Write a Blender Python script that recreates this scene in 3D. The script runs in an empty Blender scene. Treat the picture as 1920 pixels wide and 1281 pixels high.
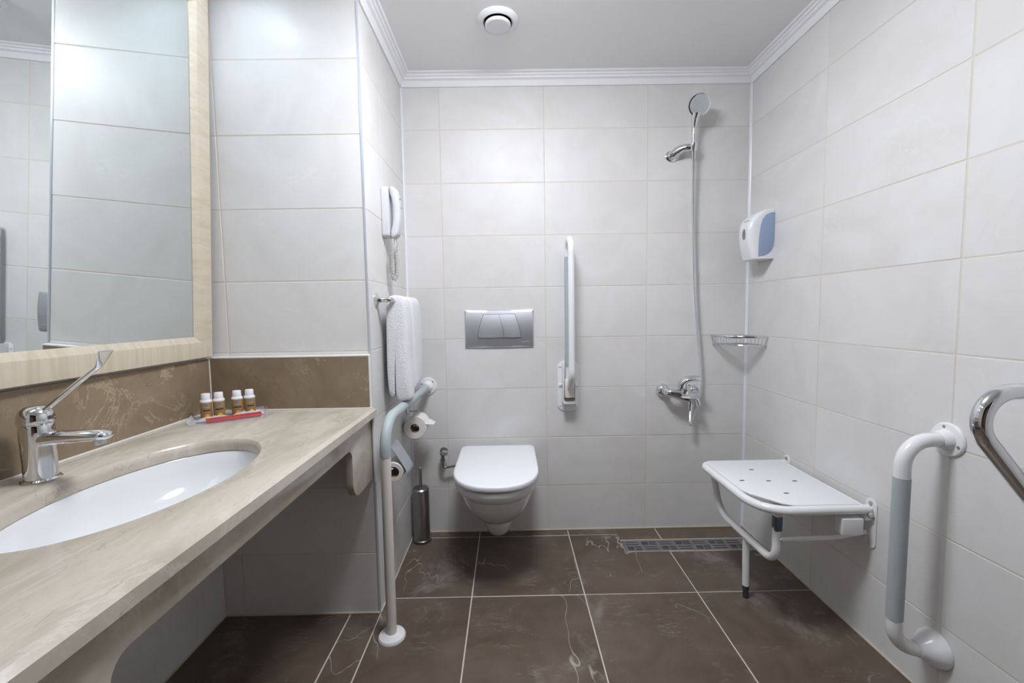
import bpy, bmesh, math, random
from mathutils import Vector, Matrix
random.seed(7)
PI = math.pi
scene = bpy.context.scene
C = scene.collection

# ------------------------------------------------------------------ camera
cam_d = bpy.data.cameras.new('camera'); cam = bpy.data.objects.new('camera', cam_d); C.objects.link(cam)
cam_d.sensor_fit = 'HORIZONTAL'; cam_d.sensor_width = 36.0
cam_d.lens = 797.283 / 1920 * 36.0
cam_d.clip_start = 0.01
RC = ((0.9998442, 0.0065038, 0.0164072), (-0.0076401, 0.9975060, 0.0701676), (-0.0159099, -0.0702820, 0.9974003))
cam.matrix_world = Matrix(((RC[0][0], RC[0][2], -RC[0][1], 0.49813),
                           (RC[1][0], RC[1][2], -RC[1][1], -2.10516),
                           (RC[2][0], RC[2][2], -RC[2][1], 1.12032), (0, 0, 0, 1)))
scene.camera = cam
# ------------------------------------------------------------------ world, exposure
w = bpy.data.worlds.new('world'); scene.world = w; w.use_nodes = True
w.node_tree.nodes['Background'].inputs[0].default_value = (0.8, 0.85, 1.0, 1)
w.node_tree.nodes['Background'].inputs[1].default_value = 0.0
scene.view_settings.view_transform = 'Standard'; scene.view_settings.look = 'None'
scene.view_settings.gamma = 1.0; scene.view_settings.use_curve_mapping = False
scene.view_settings.exposure = 0.0
DOME_STRENGTH = 64.0
TUBE_STRENGTH = 7.0
TUBE_COLOR = (0.84, 0.92, 1.0)
DOME_COLOR = (0.905, 0.93, 1.0)
DOWN_POWER = 0.6
DOWN_COLOR = (0.70, 0.85, 1.0)

# ------------------------------------------------------------------ materials
def mat(name, color, rough=0.4, metal=0.0, spec=0.5, coat=0.0, trans=0.0, ior=1.45, emit=None, estr=0):
    m = bpy.data.materials.new(name); m.use_nodes = True
    b = m.node_tree.nodes['Principled BSDF']
    b.inputs['Base Color'].default_value = (*color, 1); b.inputs['Roughness'].default_value = rough
    b.inputs['Metallic'].default_value = metal; b.inputs['Specular IOR Level'].default_value = spec
    b.inputs['Coat Weight'].default_value = coat; b.inputs['Coat Roughness'].default_value = 0.05
    b.inputs['Transmission Weight'].default_value = trans; b.inputs['IOR'].default_value = ior
    if emit: b.inputs['Emission Color'].default_value = (*emit, 1); b.inputs['Emission Strength'].default_value = estr
    return m
class NT:
    def __init__(s, m): s.t = m.node_tree; s.b = s.t.nodes['Principled BSDF']
    def n(s, typ, **kw):
        x = s.t.nodes.new(typ)
        for k, v in kw.items(): setattr(x, k, v)
        return x
    def l(s, a, b): s.t.links.new(a, b)
    def coords(s, scale=(1, 1, 1), rnd=True, loc=(0, 0, 0)):
        tc = s.n('ShaderNodeTexCoord'); mp = s.n('ShaderNodeMapping'); mp.inputs['Scale'].default_value = scale
        mp.inputs['Location'].default_value = loc
        if rnd:
            oi = s.n('ShaderNodeObjectInfo'); mu = s.n('ShaderNodeVectorMath', operation='MULTIPLY_ADD')
            cb = s.n('ShaderNodeCombineXYZ')
            for i in range(3): s.l(oi.outputs['Random'], cb.inputs[i])
            mu.inputs[1].default_value = (37.0, 53.0, 71.0); s.l(cb.outputs[0], mu.inputs[0]); s.l(tc.outputs['Object'], mu.inputs[2])
            s.l(mu.outputs[0], mp.inputs[0])
        else: s.l(tc.outputs['Object'], mp.inputs[0])
        return mp.outputs[0]
    def noise(s, v, scale, detail=4, rough=0.5, dist=0.0):
        x = s.n('ShaderNodeTexNoise'); x.inputs['Scale'].default_value = scale; x.inputs['Detail'].default_value = detail
        x.inputs['Roughness'].default_value = rough; x.inputs['Distortion'].default_value = dist; s.l(v, x.inputs['Vector']); return x.outputs['Fac']
    def ramp(s, f, stops):
        r = s.n('ShaderNodeValToRGB'); e = r.color_ramp.elements
        while len(e) > 1: e.remove(e[-1])
        e[0].position = stops[0][0]; e[0].color = (*stops[0][1], 1)
        for p, c in stops[1:]:
            q = e.new(p); q.color = (*c, 1)
        s.l(f, r.inputs[0]); return r.outputs[0]
    def ridge(s, f, width):          # 1 on the line where f crosses 0.5, 0 away from it
        a = s.n('ShaderNodeMath', operation='SUBTRACT'); s.l(f, a.inputs[0]); a.inputs[1].default_value = 0.5
        b = s.n('ShaderNodeMath', operation='ABSOLUTE'); s.l(a.outputs[0], b.inputs[0])
        m = s.n('ShaderNodeMapRange'); m.inputs['From Min'].default_value = 0; m.inputs['From Max'].default_value = width
        m.inputs['To Min'].default_value = 1; m.inputs['To Max'].default_value = 0; s.l(b.outputs[0], m.inputs[0]); return m.outputs[0]
    def mul(s, a, b):
        m = s.n('ShaderNodeMath', operation='MULTIPLY'); s.l(a, m.inputs[0])
        if isinstance(b, (int, float)): m.inputs[1].default_value = b
        else: s.l(b, m.inputs[1])
        return m.outputs[0]
    def step(s, f, lo, hi):
        m = s.n('ShaderNodeMapRange'); m.inputs['From Min'].default_value = lo; m.inputs['From Max'].default_value = hi; s.l(f, m.inputs[0]); return m.outputs[0]
    def mix(s, f, a, b):
        m = s.n('ShaderNodeMix', data_type='RGBA')
        if isinstance(f, (int, float)): m.inputs[0].default_value = f
        else: s.l(f, m.inputs[0])
        for q, i in ((a, 6), (b, 7)):
            if isinstance(q, tuple): m.inputs[i].default_value = (*q, 1)
            else: s.l(q, m.inputs[i])
        return m.outputs[2]
    def bump(s, f, strength, dist=0.001):
        b = s.n('ShaderNodeBump'); b.inputs['Strength'].default_value = strength; b.inputs['Distance'].default_value = dist
        s.l(f, b.inputs['Height']); s.l(b.outputs[0], s.b.inputs['Normal'])

def wall_tile_mat():
    m = mat('wall_tile_glaze', (0.7, 0.7, 0.7), 0.4, spec=0.32); t = NT(m); v = t.coords()
    cloud = t.noise(v, 3.2, 5, 0.55, 1.2)
    col = t.ramp(cloud, [(0.3, (0.655, 0.64, 0.62)), (0.52, (0.70, 0.69, 0.675)), (0.72, (0.73, 0.722, 0.71))])
    v2 = t.coords((1.0, 2.2, 1.0), loc=(3, 1, 5)); line = t.ridge(t.noise(v2, 2.2, 3, 0.45, 0.9), 0.006)
    mask = t.step(t.noise(v, 4.0, 2), 0.5, 0.62)
    col = t.mix(t.mul(t.mul(line, mask), 0.28), col, (0.80, 0.795, 0.79))
    line2 = t.ridge(t.noise(t.coords((1.6, 1.0, 1.0), loc=(9, 2, 7)), 2.8, 2, 0.4, 0.5), 0.012)
    col = t.mix(t.mul(t.mul(line2, mask), 0.14), col, (0.58, 0.565, 0.55))
    t.l(col, t.b.inputs['Base Color'])
    t.l(t.ramp(cloud, [(0.3, (0.42,) * 3), (0.7, (0.34,) * 3)]), t.b.inputs['Roughness'])
    t.bump(t.noise(v, 4.0, 2), 0.05, 0.002)
    return m
def floor_tile_mat():
    m = mat('floor_tile_brown', (0.1, 0.08, 0.07), 0.3, spec=0.4); t = NT(m); v = t.coords()
    cloud = t.noise(v, 4.5, 6, 0.6, 0.8)
    col = t.ramp(cloud, [(0.28, (0.088, 0.062, 0.045)), (0.5, (0.120, 0.088, 0.065)), (0.75, (0.160, 0.123, 0.096))])
    chalk = t.step(t.noise(t.coords((1, 1, 1), loc=(4, 8, 2)), 4.5, 8, 0.74, 0.5), 0.56, 0.80)
    col = t.mix(t.mul(chalk, 0.7), col, (0.36, 0.325, 0.29))
    line = t.ridge(t.noise(t.coords((1.6, 0.7, 1), loc=(1, 3, 6)), 1.9, 4, 0.5, 0.25), 0.0030)
    mask = t.step(t.noise(t.coords((1, 1, 1), loc=(5, 5, 1)), 3.0, 3), 0.52, 0.6)
    col = t.mix(t.mul(t.mul(line, mask), 0.8), col, (0.50, 0.45, 0.38))
    sc = t.ridge(t.noise(t.coords((1, 6, 1), loc=(7, 3, 2)), 5.0, 5, 0.6, 0.3), 0.010)
    mask2 = t.step(t.noise(t.coords((1, 1, 1), loc=(2, 9, 4)), 7.0, 3), 0.52, 0.66)
    col = t.mix(t.mul(t.mul(sc, mask2), 0.45), col, (0.38, 0.34, 0.30))
    t.l(col, t.b.inputs['Base Color'])
    t.l(t.ramp(cloud, [(0.3, (0.32,) * 3), (0.7, (0.46,) * 3)]), t.b.inputs['Roughness'])
    t.bump(t.noise(v, 14, 4), 0.08, 0.002)
    return m
def stone_mat(name, c0, c1, c2, vein, vein_w, vein_amt, scale=4.0, rough=0.14, dark=None, aniso=(1, 1, 1)):
    m = mat(name, c1, rough, spec=0.5); t = NT(m); v = t.coords(aniso, rnd=False)
    cloud = t.noise(v, scale, 8, 0.6, 0.7)
    col = t.ramp(cloud, [(0.3, c0), (0.5, c1), (0.7, c2)])
    fine = t.noise(v, scale * 9, 6, 0.7, 0.4)
    col = t.mix(t.mul(t.step(fine, 0.5, 0.75), 0.35), col, c0)
    line = t.ridge(t.noise(v, scale * 0.9, 9, 0.68, 1.4), vein_w)
    mask = t.step(t.noise(v, scale * 0.8, 3), 0.47, 0.6)
    col = t.mix(t.mul(t.mul(line, mask), vein_amt), col, vein)
    if dark:
        line = t.ridge(t.noise(t.coords(aniso, rnd=False, loc=(4, 7, 2)), scale * 1.3, 7, 0.6, 1.0), 0.006)
        mask = t.step(t.noise(t.coords(aniso, rnd=False, loc=(1, 2, 9)), scale * 1.4, 2), 0.5, 0.6)
        col = t.mix(t.mul(t.mul(line, mask), 0.6), col, dark)
    t.l(col, t.b.inputs['Base Color']); return m
def wood_mat(name, aniso):
    m = mat(name, (0.6, 0.5, 0.36), 0.42, spec=0.35); t = NT(m); v = t.coords(aniso)
    g = t.noise(v, 5.0, 5, 0.55, 0.9)
    col = t.ramp(g, [(0.3, (0.50, 0.43, 0.325)), (0.5, (0.565, 0.495, 0.39)), (0.7, (0.61, 0.55, 0.45))])
    line = t.ridge(t.noise(v, 9.0, 3, 0.5, 0.4), 0.02)
    col = t.mix(t.mul(line, 0.25), col, (0.46, 0.37, 0.26))
    t.l(col, t.b.inputs['Base Color']); return m
def towel_mat():
    m = mat('towel_cotton', (0.80, 0.80, 0.82), 0.95, spec=0.1); t = NT(m); v = t.coords((1, 1, 1), rnd=False)
    t.bump(t.noise(v, 260, 3), 1.0, 0.004)
    b = t.b; b.inputs['Sheen Weight'].default_value = 0.3
    return m
def clear_mat(name, haze, rough):          # thin clear plastic: see-through with a little white haze and a sheen
    m = bpy.data.materials.new(name); m.use_nodes = True; nt = m.node_tree; nt.nodes.remove(nt.nodes['Principled BSDF'])
    out_ = nt.nodes['Material Output']; tr = nt.nodes.new('ShaderNodeBsdfTransparent'); tr.inputs[0].default_value = (0.97, 0.97, 0.98, 1)
    pr = nt.nodes.new('ShaderNodeBsdfPrincipled'); pr.inputs['Base Color'].default_value = (0.82, 0.81, 0.84, 1); pr.inputs['Roughness'].default_value = rough
    fr = nt.nodes.new('ShaderNodeLayerWeight'); fr.inputs[0].default_value = 0.25
    ad = nt.nodes.new('ShaderNodeMath'); ad.operation = 'MULTIPLY_ADD'; ad.inputs[1].default_value = 0.5; ad.inputs[2].default_value = haze; ad.use_clamp = True
    mx_ = nt.nodes.new('ShaderNodeMixShader'); nt.links.new(fr.outputs['Fresnel'], ad.inputs[0]); nt.links.new(ad.outputs[0], mx_.inputs[0])
    nt.links.new(tr.outputs[0], mx_.inputs[1]); nt.links.new(pr.outputs[0], mx_.inputs[2]); nt.links.new(mx_.outputs[0], out_.inputs['Surface']); return m
M = {
    'tile': wall_tile_mat(), 'ftile': floor_tile_mat(),
    'grout': mat('wall_grout', (0.66, 0.61, 0.54), 0.9, spec=0.1),
    'fgrout': mat('floor_grout', (0.60, 0.55, 0.48), 0.9, spec=0.1),
    'caulk': mat('white_caulk', (0.78, 0.76, 0.73), 0.5),
    'paint': mat('ceiling_paint', (0.87, 0.87, 0.87), 0.75, spec=0.2),
    'mould': mat('moulding_paint', (0.88, 0.88, 0.89), 0.4, spec=0.3),
    'pvc': mat('corner_strip_pvc', (0.76, 0.79, 0.84), 0.3),
    'alu': mat('corner_strip_aluminium', (0.70, 0.74, 0.80), 0.3, 0.5),
    'counter': stone_mat('counter_cream_marble', (0.41, 0.36, 0.29), (0.50, 0.45, 0.375), (0.565, 0.52, 0.445), (0.63, 0.585, 0.51), 0.03, 0.6, 5.0, 0.16, (0.23, 0.19, 0.13), (2.4, 0.8, 1)),
    'marble': stone_mat('backsplash_brown_marble', (0.200, 0.148, 0.095), (0.248, 0.188, 0.125), (0.295, 0.23, 0.160), (0.50, 0.41, 0.29), 0.016, 0.75, 4.5, 0.2, (0.15, 0.10, 0.06)),
    'wood_v': wood_mat('frame_maple_laminate', (4.0, 9.0, 0.6)), 'wood_h': wood_mat('frame_maple_laminate_stile', (4.0, 1.2, 7.0)),
    'ceramic': mat('white_ceramic', (0.72, 0.73, 0.74), 0.08, spec=0.55, coat=0.3),
    'plastic': mat('white_plastic', (0.80, 0.80, 0.82), 0.28),
    'seatp': mat('white_seat_plastic', (0.78, 0.79, 0.81), 0.38),
    'enamel': mat('white_enamel_tube', (0.80, 0.80, 0.80), 0.22),
    'cream': mat('cream_enamel_tube', (0.74, 0.71, 0.66), 0.3),
    'sleeve': mat('grey_green_sleeve', (0.40, 0.455, 0.46), 0.5),
    'chrome': mat('chrome', (0.74, 0.75, 0.77), 0.07, 1.0),
    'satin': mat('satin_metal', (0.60, 0.62, 0.66), 0.46, 1.0),
    'steel': mat('brushed_steel', (0.36, 0.35, 0.34), 0.3, 1.0),
    'grate': mat('grate_steel', (0.30, 0.30, 0.30), 0.42, 0.7),
    'black': mat('dark_gap', (0.02, 0.02, 0.022), 0.6), 'rubber': mat('dark_rubber', (0.045, 0.048, 0.055), 0.5),
    'dmetal': mat('worn_dark_metal', (0.10, 0.125, 0.17), 0.35, 0.6),
    'phone': mat('phone_plastic', (0.62, 0.62, 0.65), 0.35), 'cord': mat('ivory_cord', (0.55, 0.53, 0.51), 0.5),
    'towel': towel_mat(), 'paper': mat('toilet_paper', (0.78, 0.755, 0.72), 0.95, spec=0.1), 'card': mat('cardboard_core', (0.34, 0.23, 0.14), 0.9),
    'blue': mat('grey_blue_plastic', (0.30, 0.37, 0.53), 0.35), 'smoke': mat('smoked_window', (0.22, 0.23, 0.25), 0.15),
    'ink': mat('grey_print', (0.45, 0.46, 0.48), 0.5),
    'gold': mat('bottle_gold_brown', (0.29, 0.175, 0.065), 0.35), 'cap': mat('bottle_cap_white', (0.80, 0.80, 0.81), 0.35),
    'lblue': mat('label_blue', (0.03, 0.24, 0.58), 0.4), 'lpurple': mat('label_purple', (0.045, 0.02, 0.11), 0.4),
    'lorange': mat('label_orange', (0.80, 0.36, 0.03), 0.4), 'lyellow': mat('label_yellow', (0.85, 0.55, 0.02), 0.4),
    'lcream': mat('label_cream', (0.62, 0.45, 0.25), 0.4),
    'red': mat('red_plastic', (0.55, 0.035, 0.045), 0.3),
    'acryl': clear_mat('clear_acrylic', 0.10, 0.03), 'wrap': clear_mat('clear_wrapper', 0.42, 0.35),
    'mirror': mat('mirror_glass', (0.80, 0.85, 0.845), 0.004, 1.0),
    'door': mat('door_wood', (0.30, 0.20, 0.12), 0.4), 'bulb': mat('lamp_diffuser', (0.9, 0.9, 0.9), 0.4, emit=DOME_COLOR, estr=DOME_STRENGTH),
    'hose': mat('hose_metal', (0.80, 0.81, 0.83), 0.22, 1.0),
    'screw': mat('screw_metal', (0.6, 0.6, 0.62), 0.3, 1.0),
    'limescale': mat('nozzle_plate_grey', (0.55, 0.58, 0.60), 0.35, 0.3), 'nozzle': mat('nozzle_rubber', (0.30, 0.33, 0.35), 0.6),
    'silicone': mat('yellowed_silicone', (0.62, 0.54, 0.42), 0.6),
}

# ------------------------------------------------------------------ mesh helpers
class MB:
    def __init__(s): s.v = []; s.f = []
    def add(s, vs, fs, mx=None):
        o = len(s.v)
        for p in vs:
            p = Vector(p); s.v.append(tuple(mx @ p if mx is not None else p))
        s.f += [tuple(o + i for i in f) for f in fs]; return s
    def box(s, lo, hi, bev=0.0, mx=None, seg=2):
        bm = bmesh.new(); bmesh.ops.create_cube(bm, size=1)
        for v in bm.verts: v.co = Vector([(lo[i] + hi[i]) / 2 + v.co[i] * (hi[i] - lo[i]) for i in range(3)])
        if bev: bmesh.ops.bevel(bm, geom=list(bm.edges), offset=bev, segments=seg, profile=0.6, affect='EDGES')
        return s.bm(bm, mx)
    def bm(s, bm, mx=None):
        bm.verts.index_update()
        s.add([v.co.copy() for v in bm.verts], [[v.index for v in f.verts] for f in bm.faces], mx); bm.free(); return s
    def prism(s, poly, h0, h1, bev=0.0, mx=None, seg=2):     # polygon in xy, extruded in z
        bm = bmesh.new(); a = [bm.verts.new((p[0], p[1], h0)) for p in poly]; b = [bm.verts.new((p[0], p[1], h1)) for p in poly]
        n = len(poly); bm.faces.new(a[::-1]); top = bm.faces.new(b)
        for i in range(n): bm.faces.new((a[i], a[(i + 1) % n], b[(i + 1) % n], b[i]))
        bmesh.ops.recalc_face_normals(bm, faces=bm.faces)
        if bev:
            ed = [e for e in bm.edges if e.verts[0].co.z == e.verts[1].co.z]
            bmesh.ops.bevel(bm, geom=ed, offset=bev, segments=seg, profile=0.6, affect='EDGES')
        return s.bm(bm, mx)
    def lathe(s, prof, n=32, mx=None, a0=0.0, a1=2 * PI):    # (r, z) profile about z
        full = abs(a1 - a0 - 2 * PI) < 1e-6; vs = []; fs = []; k = n if full else n + 1
        for r, z in prof:
            for i in range(k):
                a = a0 + (a1 - a0) * i / n; vs.append((r * math.cos(a), r * math.sin(a), z))
        for j in range(len(prof) - 1):
            for i in range(n):
                i2 = (i + 1) % k; fs.append((j * k + i, j * k + i2, (j + 1) * k + i2, (j + 1) * k + i))
        if full and tuple(prof[0]) != tuple(prof[-1]):
            if prof[0][0] > 1e-6: fs.append(tuple(range(k))[::-1])
            if prof[-1][0] > 1e-6: fs.append(tuple((len(prof) - 1) * k + i for i in range(k)))
        return s.add(vs, fs, mx)
    def tube(s, path, r, n=14, caps=True, ref=None):         # r: number, or list, or list of (ra, rb)
        P = [Vector(p) for p in path]; m = len(P); T = []
        for i in range(m):
            d = P[min(i + 1, m - 1)] - P[max(i - 1, 0)]; T.append(d.normalized())
        u = Vector(ref) if ref else (Vector((0, 0, 1)) if abs(T[0].z) < 0.9 else Vector((1, 0, 0)))
        vs = []; fs = []
        for i in range(m):
            u = (u - T[i] * u.dot(T[i])).normalized(); b = T[i].cross(u)
            ri = r if isinstance(r, (int, float)) else r[i]
            ra, rb = (ri, ri) if isinstance(ri, (int, float)) else ri
            for k in range(n):
                a = 2 * PI * k / n; vs.append(P[i] + u * (ra * math.cos(a)) + b * (rb * math.sin(a)))
        for i in range(m - 1):
            for k in range(n):
                k2 = (k + 1) % n; fs.append((i * n + k, i * n + k2, (i + 1) * n + k2, (i + 1) * n + k))
        if caps: fs.append(tuple(range(n))[::-1]); fs.append(tuple((m - 1) * n + k for k in range(n)))
        return s.add(vs, fs)
    def loft(s, rings, cap0=True, cap1=True, closed=True, mx=None):
        n = len(rings[0]); vs = [p for r in rings for p in r]; fs = []
        for j in range(len(rings) - 1):
            for i in range(n if closed else n - 1):
                i2 = (i + 1) % n; fs.append((j * n + i, j * n + i2, (j + 1) * n + i2, (j + 1) * n + i))
        if cap0: fs.append(tuple(range(n))[::-1])
        if cap1: fs.append(tuple((len(rings) - 1) * n + i for i in range(n)))
        return s.add(vs, fs, mx)
    def sphere(s, c, r, n=16, sc=(1, 1, 1)):
        prof = [(r * math.sin(PI * i / (n // 2)), -r * math.cos(PI * i / (n // 2))) for i in range(n // 2 + 1)]
        return s.lathe(prof, n, Matrix.Translation(c) @ Matrix.Diagonal((*sc, 1)))
def fillet(pts, rad, n=8):
    out = [Vector(pts[0])]; P = [Vector(p) for p in pts]
    for i in range(1, len(P) - 1):
        a = (P[i - 1] - P[i]).normalized(); b = (P[i + 1] - P[i]).normalized(); ang = a.angle(b)
        r = rad[i - 1] if isinstance(rad, (list, tuple)) else rad
        t = r / math.tan(ang / 2); A = P[i] + a * t; B = P[i] + b * t
        c = P[i] + (a + b).normalized() * (r / math.sin(ang / 2))
        for k in range(n + 1):
            f = k / n; d0 = A - c; d1 = B - c; w_ = d0.angle(d1)
            out.append(c + (d0 * math.sin((1 - f) * w_) + d1 * math.sin(f * w_)) / math.sin(w_))
    out.append(P[-1]); return out
def resample(path, step):
    P = [Vector(p) for p in path]; out = [P[0]]; acc = 0
    L = sum((P[i + 1] - P[i]).length for i in range(len(P) - 1)); n = max(2, int(L / step)); d = L / n; tgt = d; run = 0
    for i in range(len(P) - 1):
        seg = (P[i + 1] - P[i]).length
        while tgt <= run + seg + 1e-9 and len(out) < n:
            out.append(P[i].lerp(P[i + 1], (tgt - run) / seg)); tgt += d
        run += seg
    out.append(P[-1]); return out
def spline(pts, n=8):
    P = [Vector(p) for p in pts]; P = [P[0] * 2 - P[1]] + P + [P[-1] * 2 - P[-2]]; out = []
    for i in range(1, len(P) - 2):
        for k in range(n):
            t = k / n; a, b, c, d = P[i - 1:i + 3]
            out.append(0.5 * ((2 * b) + (c - a) * t + (2 * a - 5 * b + 4 * c - d) * t * t + (3 * b - a - 3 * c + d) * t ** 3))
    out.append(P[-2]); return out
def axis_mx(loc, zdir, xdir=None):           # local z along zdir
    z = Vector(zdir).normalized(); x = Vector(xdir) if xdir else (Vector((1, 0, 0)) if abs(z.x) < 0.9 else Vector((0, 1, 0)))
    x = (x - z * x.dot(z)).normalized(); y = z.cross(x)
    return Matrix(((x.x, y.x, z.x, loc[0]), (x.y, y.y, z.y, loc[1]), (x.z, y.z, z.z, loc[2]), (0, 0, 0, 1)))
def rrect(x0, y0, x1, y1, r, n=5):
    out = []
    for cx, cy, a in ((x1 - r, y1 - r, 0), (x0 + r, y1 - r, 90), (x0 + r, y0 + r, 180), (x1 - r, y0 + r, 270)):
        for k in range(n + 1):
            t = math.radians(a + 90 * k / n); out.append((cx + r * math.cos(t), cy + r * math.sin(t)))
    return out
OFF = {}
def obj(name, mb, m, parent=None, smooth=35, origin=None):
    off = OFF.get(parent.name, Vector()) if parent else Vector(origin or (0, 0, 0))
    me = bpy.data.meshes.new(name); me.from_pydata([tuple(Vector(v) - off) for v in mb.v], [], mb.f)
    bm = bmesh.new(); bm.from_mesh(me); bmesh.ops.recalc_face_normals(bm, faces=bm.faces); bm.to_mesh(me); bm.free()
    if smooth:
        me.shade_smooth(); me.set_sharp_from_angle(angle=math.radians(smooth))
    me.materials.append(M[m] if isinstance(m, str) else m)
    o = bpy.data.objects.new(name, me); C.objects.link(o)
    if parent: o.parent = parent
    else: o.location = off
    OFF[o.name] = off; return o
def tag(o, label, cat, group=None):
    o['label'] = label; o['category'] = cat
    if group: o['group'] = group
    return o
def thing(name, label, cat, loc, group=None):
    o = bpy.data.objects.new(name, None); C.objects.link(o); o.location = loc; o.empty_display_size = 0.05
    OFF[o.name] = Vector(loc); return tag(o, label, cat, group)
def struct(name, mb, m, label, smooth=30):
    o = obj(name, mb, m, None, smooth); o['kind'] = 'structure'; o['label'] = label; o['category'] = name.split('_')[0]; return o

# ------------------------------------------------------------------ room shell
XR, XM, YC, ZC, YF = 1.680, -0.578, -0.581, 2.240, -2.75
RZ = [0.0] + [0.2338 + 0.25124 * k for k in range(8)] + [ZC]
G = 0.0007
_tm = {}
def tile_mesh(wd, ht, m, bev=0.0012):
    key = (round(wd, 4), round(ht, 4), m)
    if key not in _tm:
        mb = MB().box((-wd / 2, -ht / 2, -0.008), (wd / 2, ht / 2, 0), bev, seg=1)
        me = bpy.data.meshes.new('tile'); me.from_pydata(mb.v, [], mb.f); me.materials.append(M[m]); _tm[key] = me
    return _tm[key]
def tiles(parent, org, u, v, ue, ve, m='tile', joint=0.0036, skip=None, tilt=0.0012):
    u = Vector(u); v = Vector(v); n = u.cross(v); org = Vector(org)
    for i in range(len(ue) - 1):
        for j in range(len(ve) - 1):
            if skip and skip(i, j): continue
            a, b = sorted((ue[i], ue[i + 1])); c, d = sorted((ve[j], ve[j + 1]))
            o = bpy.data.objects.new('tile', tile_mesh(b - a - joint, d - c - joint, m)); C.objects.link(o)
            p = org + u * ((a + b) / 2) + v * ((c + d) / 2) + n * random.uniform(-0.0003, 0.0003)
            rot = Matrix(((u.x, v.x, n.x), (u.y, v.y, n.y), (u.z, v.z, n.z))) @ Matrix.Rotation(random.uniform(-tilt, tilt), 3, 'X') @ Matrix.Rotation(random.uniform(-tilt, tilt), 3, 'Y')
            o.matrix_world = Matrix.Translation(p) @ rot.to_4x4(); o.parent = parent
            o.matrix_parent_inverse = Matrix.Identity(4)
wb = struct('wall_back', MB().box((0.0, G, 0), (XR + 0.1, 0.1, ZC)), 'grout', 'pale tiled back wall behind the toilet and shower')
tiles(wb, (0, 0, 0), (1, 0, 0), (0, 0, 1), [0, 0.1805, 0.6805, 1.1805, XR], RZ)
wr = struct('wall_right', MB().box((XR + G, YF, 0), (XR + 0.1, G, ZC)), 'grout', 'pale tiled right wall with the shower seat')
tiles(wr, (XR, 0, 0), (0, -1, 0), (0, 0, 1), [0, 0.4944, 0.9944, 1.4944, 1.9944, 2.4944, 2.75], RZ)
wc = struct('wall_column', MB().box((XM - 0.1, YC + G, 0), (-G, 0.1, ZC)), 'grout', 'tiled column projecting left of the toilet niche')
tiles(wc, (0, YC, 0), (1, 0, 0), (0, 0, 1), [XM, -0.504, 0], RZ)
tiles(wc, (0, YC, 0), (0, 1, 0), (0, 0, 1), [0, 0.222, 0.581], RZ)
wl = struct('wall_left', MB().box((XM - 0.1, YF, 0), (XM - G, YC + G, ZC)), 'grout', 'tiled left wall behind the mirror and counter')
tiles(wl, (XM, YC, 0), (0, 1, 0), (0, 0, 1), [-2.169, -2.0, -1.5, -1.0, -0.5, 0], RZ)
wf = struct('wall_front', MB().box((XM - 0.1, YF - 0.1, 0), (-0.15, YF, ZC)).box((1.30, YF - 0.1, 0), (XR + 0.1, YF, ZC)).box((-0.15, YF - 0.1, 2.08), (1.30, YF, ZC)), 'tile', 'pale wall around the unseen wide doorway added opposite the toilet')  # unseen opening added so this wall bounces less light onto the column
dw = struct('wall_added_corridor', MB().box((-1.2, -4.3, 0), (2.4, -4.2, 2.3)).box((-1.3, -4.3, 0), (-1.2, YF - 0.1, 2.3)).box((2.4, -4.3, 0), (2.5, YF - 0.1, 2.3)).box((-1.3, -4.3, 2.3), (2.5, YF - 0.1, 2.35)).box((-1.3, -4.3, -0.1), (2.5, YF - 0.1, -0.001)), 'door', 'unseen brown corridor added outside the doorway to cut bounce light')  # unseen dark corridor, added to keep bounce low under the counter
ce = struct('ceiling', MB().box((XM - 0.1, YF - 0.1, ZC), (XR + 0.1, 0.1, ZC + 0.1)), 'paint', 'plain white painted ceiling')
fl = struct('floor', MB().box((XM - 0.1, YF - 0.1, -0.15), (1.026, 0.1, -0.0012)).box((1.026, YF - 0.1, -0.15), (XR + 0.1, -0.21, -0.0012)).box((1.026, -0.11, -0.15), (XR + 0.1, 0.1, -0.0012)).box((1.026, -0.21, -0.15), (XR + 0.1, -0.11, -0.05)), 'fgrout', 'dark brown tiled floor with pale joints')
FX = [XM, -0.1124, 0.334, 0.7805, 1.227, XR]; FY = [0, -0.0536, -0.5, -0.9465, -1.393, -1.8395, -2.286, YF]
def fskip(i, j):
    if FX[i] < -0.2 or (FX[i] < 0 and FX[i + 1] < 0.4): return j < 3
    if j == 0 and i >= 3: return True
    if j == 1 and i >= 3: return True
    return False
tiles(fl, (0, 0, 0), (1, 0, 0), (0, 1, 0), FX, FY, 'ftile', 0.0046, fskip, 0.0008)
tiles(fl, (0, 0, 0), (1, 0, 0), (0, 1, 0), [0.0, 0.334], FY[:4], 'ftile', 0.0046, None, 0.0008)     # beside the column
tiles(fl, (0, 0, 0), (1, 0, 0), (0, 1, 0), [XM, -0.1124, 0.0], [YC, FY[3]], 'ftile', 0.0046, None, 0.0)
tiles(fl, (0, 0, 0), (1, 0, 0), (0, 1, 0), [0.7805, 1.026], FY[:2], 'ftile', 0.0046)
tiles(fl, (0, 0, 0), (1, 0, 0), (0, 1, 0), [1.022, 1.227, XR], [0, -0.107], 'ftile', 0.0046)
tiles(fl, (0, 0, 0), (1, 0, 0), (0, 1, 0), [1.227, XR], [-0.211, -0.5], 'ftile', 0.0046)
j = 0.0023
o = obj('tile', MB().prism([(0.7805 + j, -0.5 + j), (1.227 - j, -0.5 + j), (1.227 - j, -0.212), (1.024, -0.212), (1.024, -0.0536 - j), (0.7805 + j, -0.0536 - j)], -0.008, 0.0, 0.0), 'ftile', fl, 0)

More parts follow.
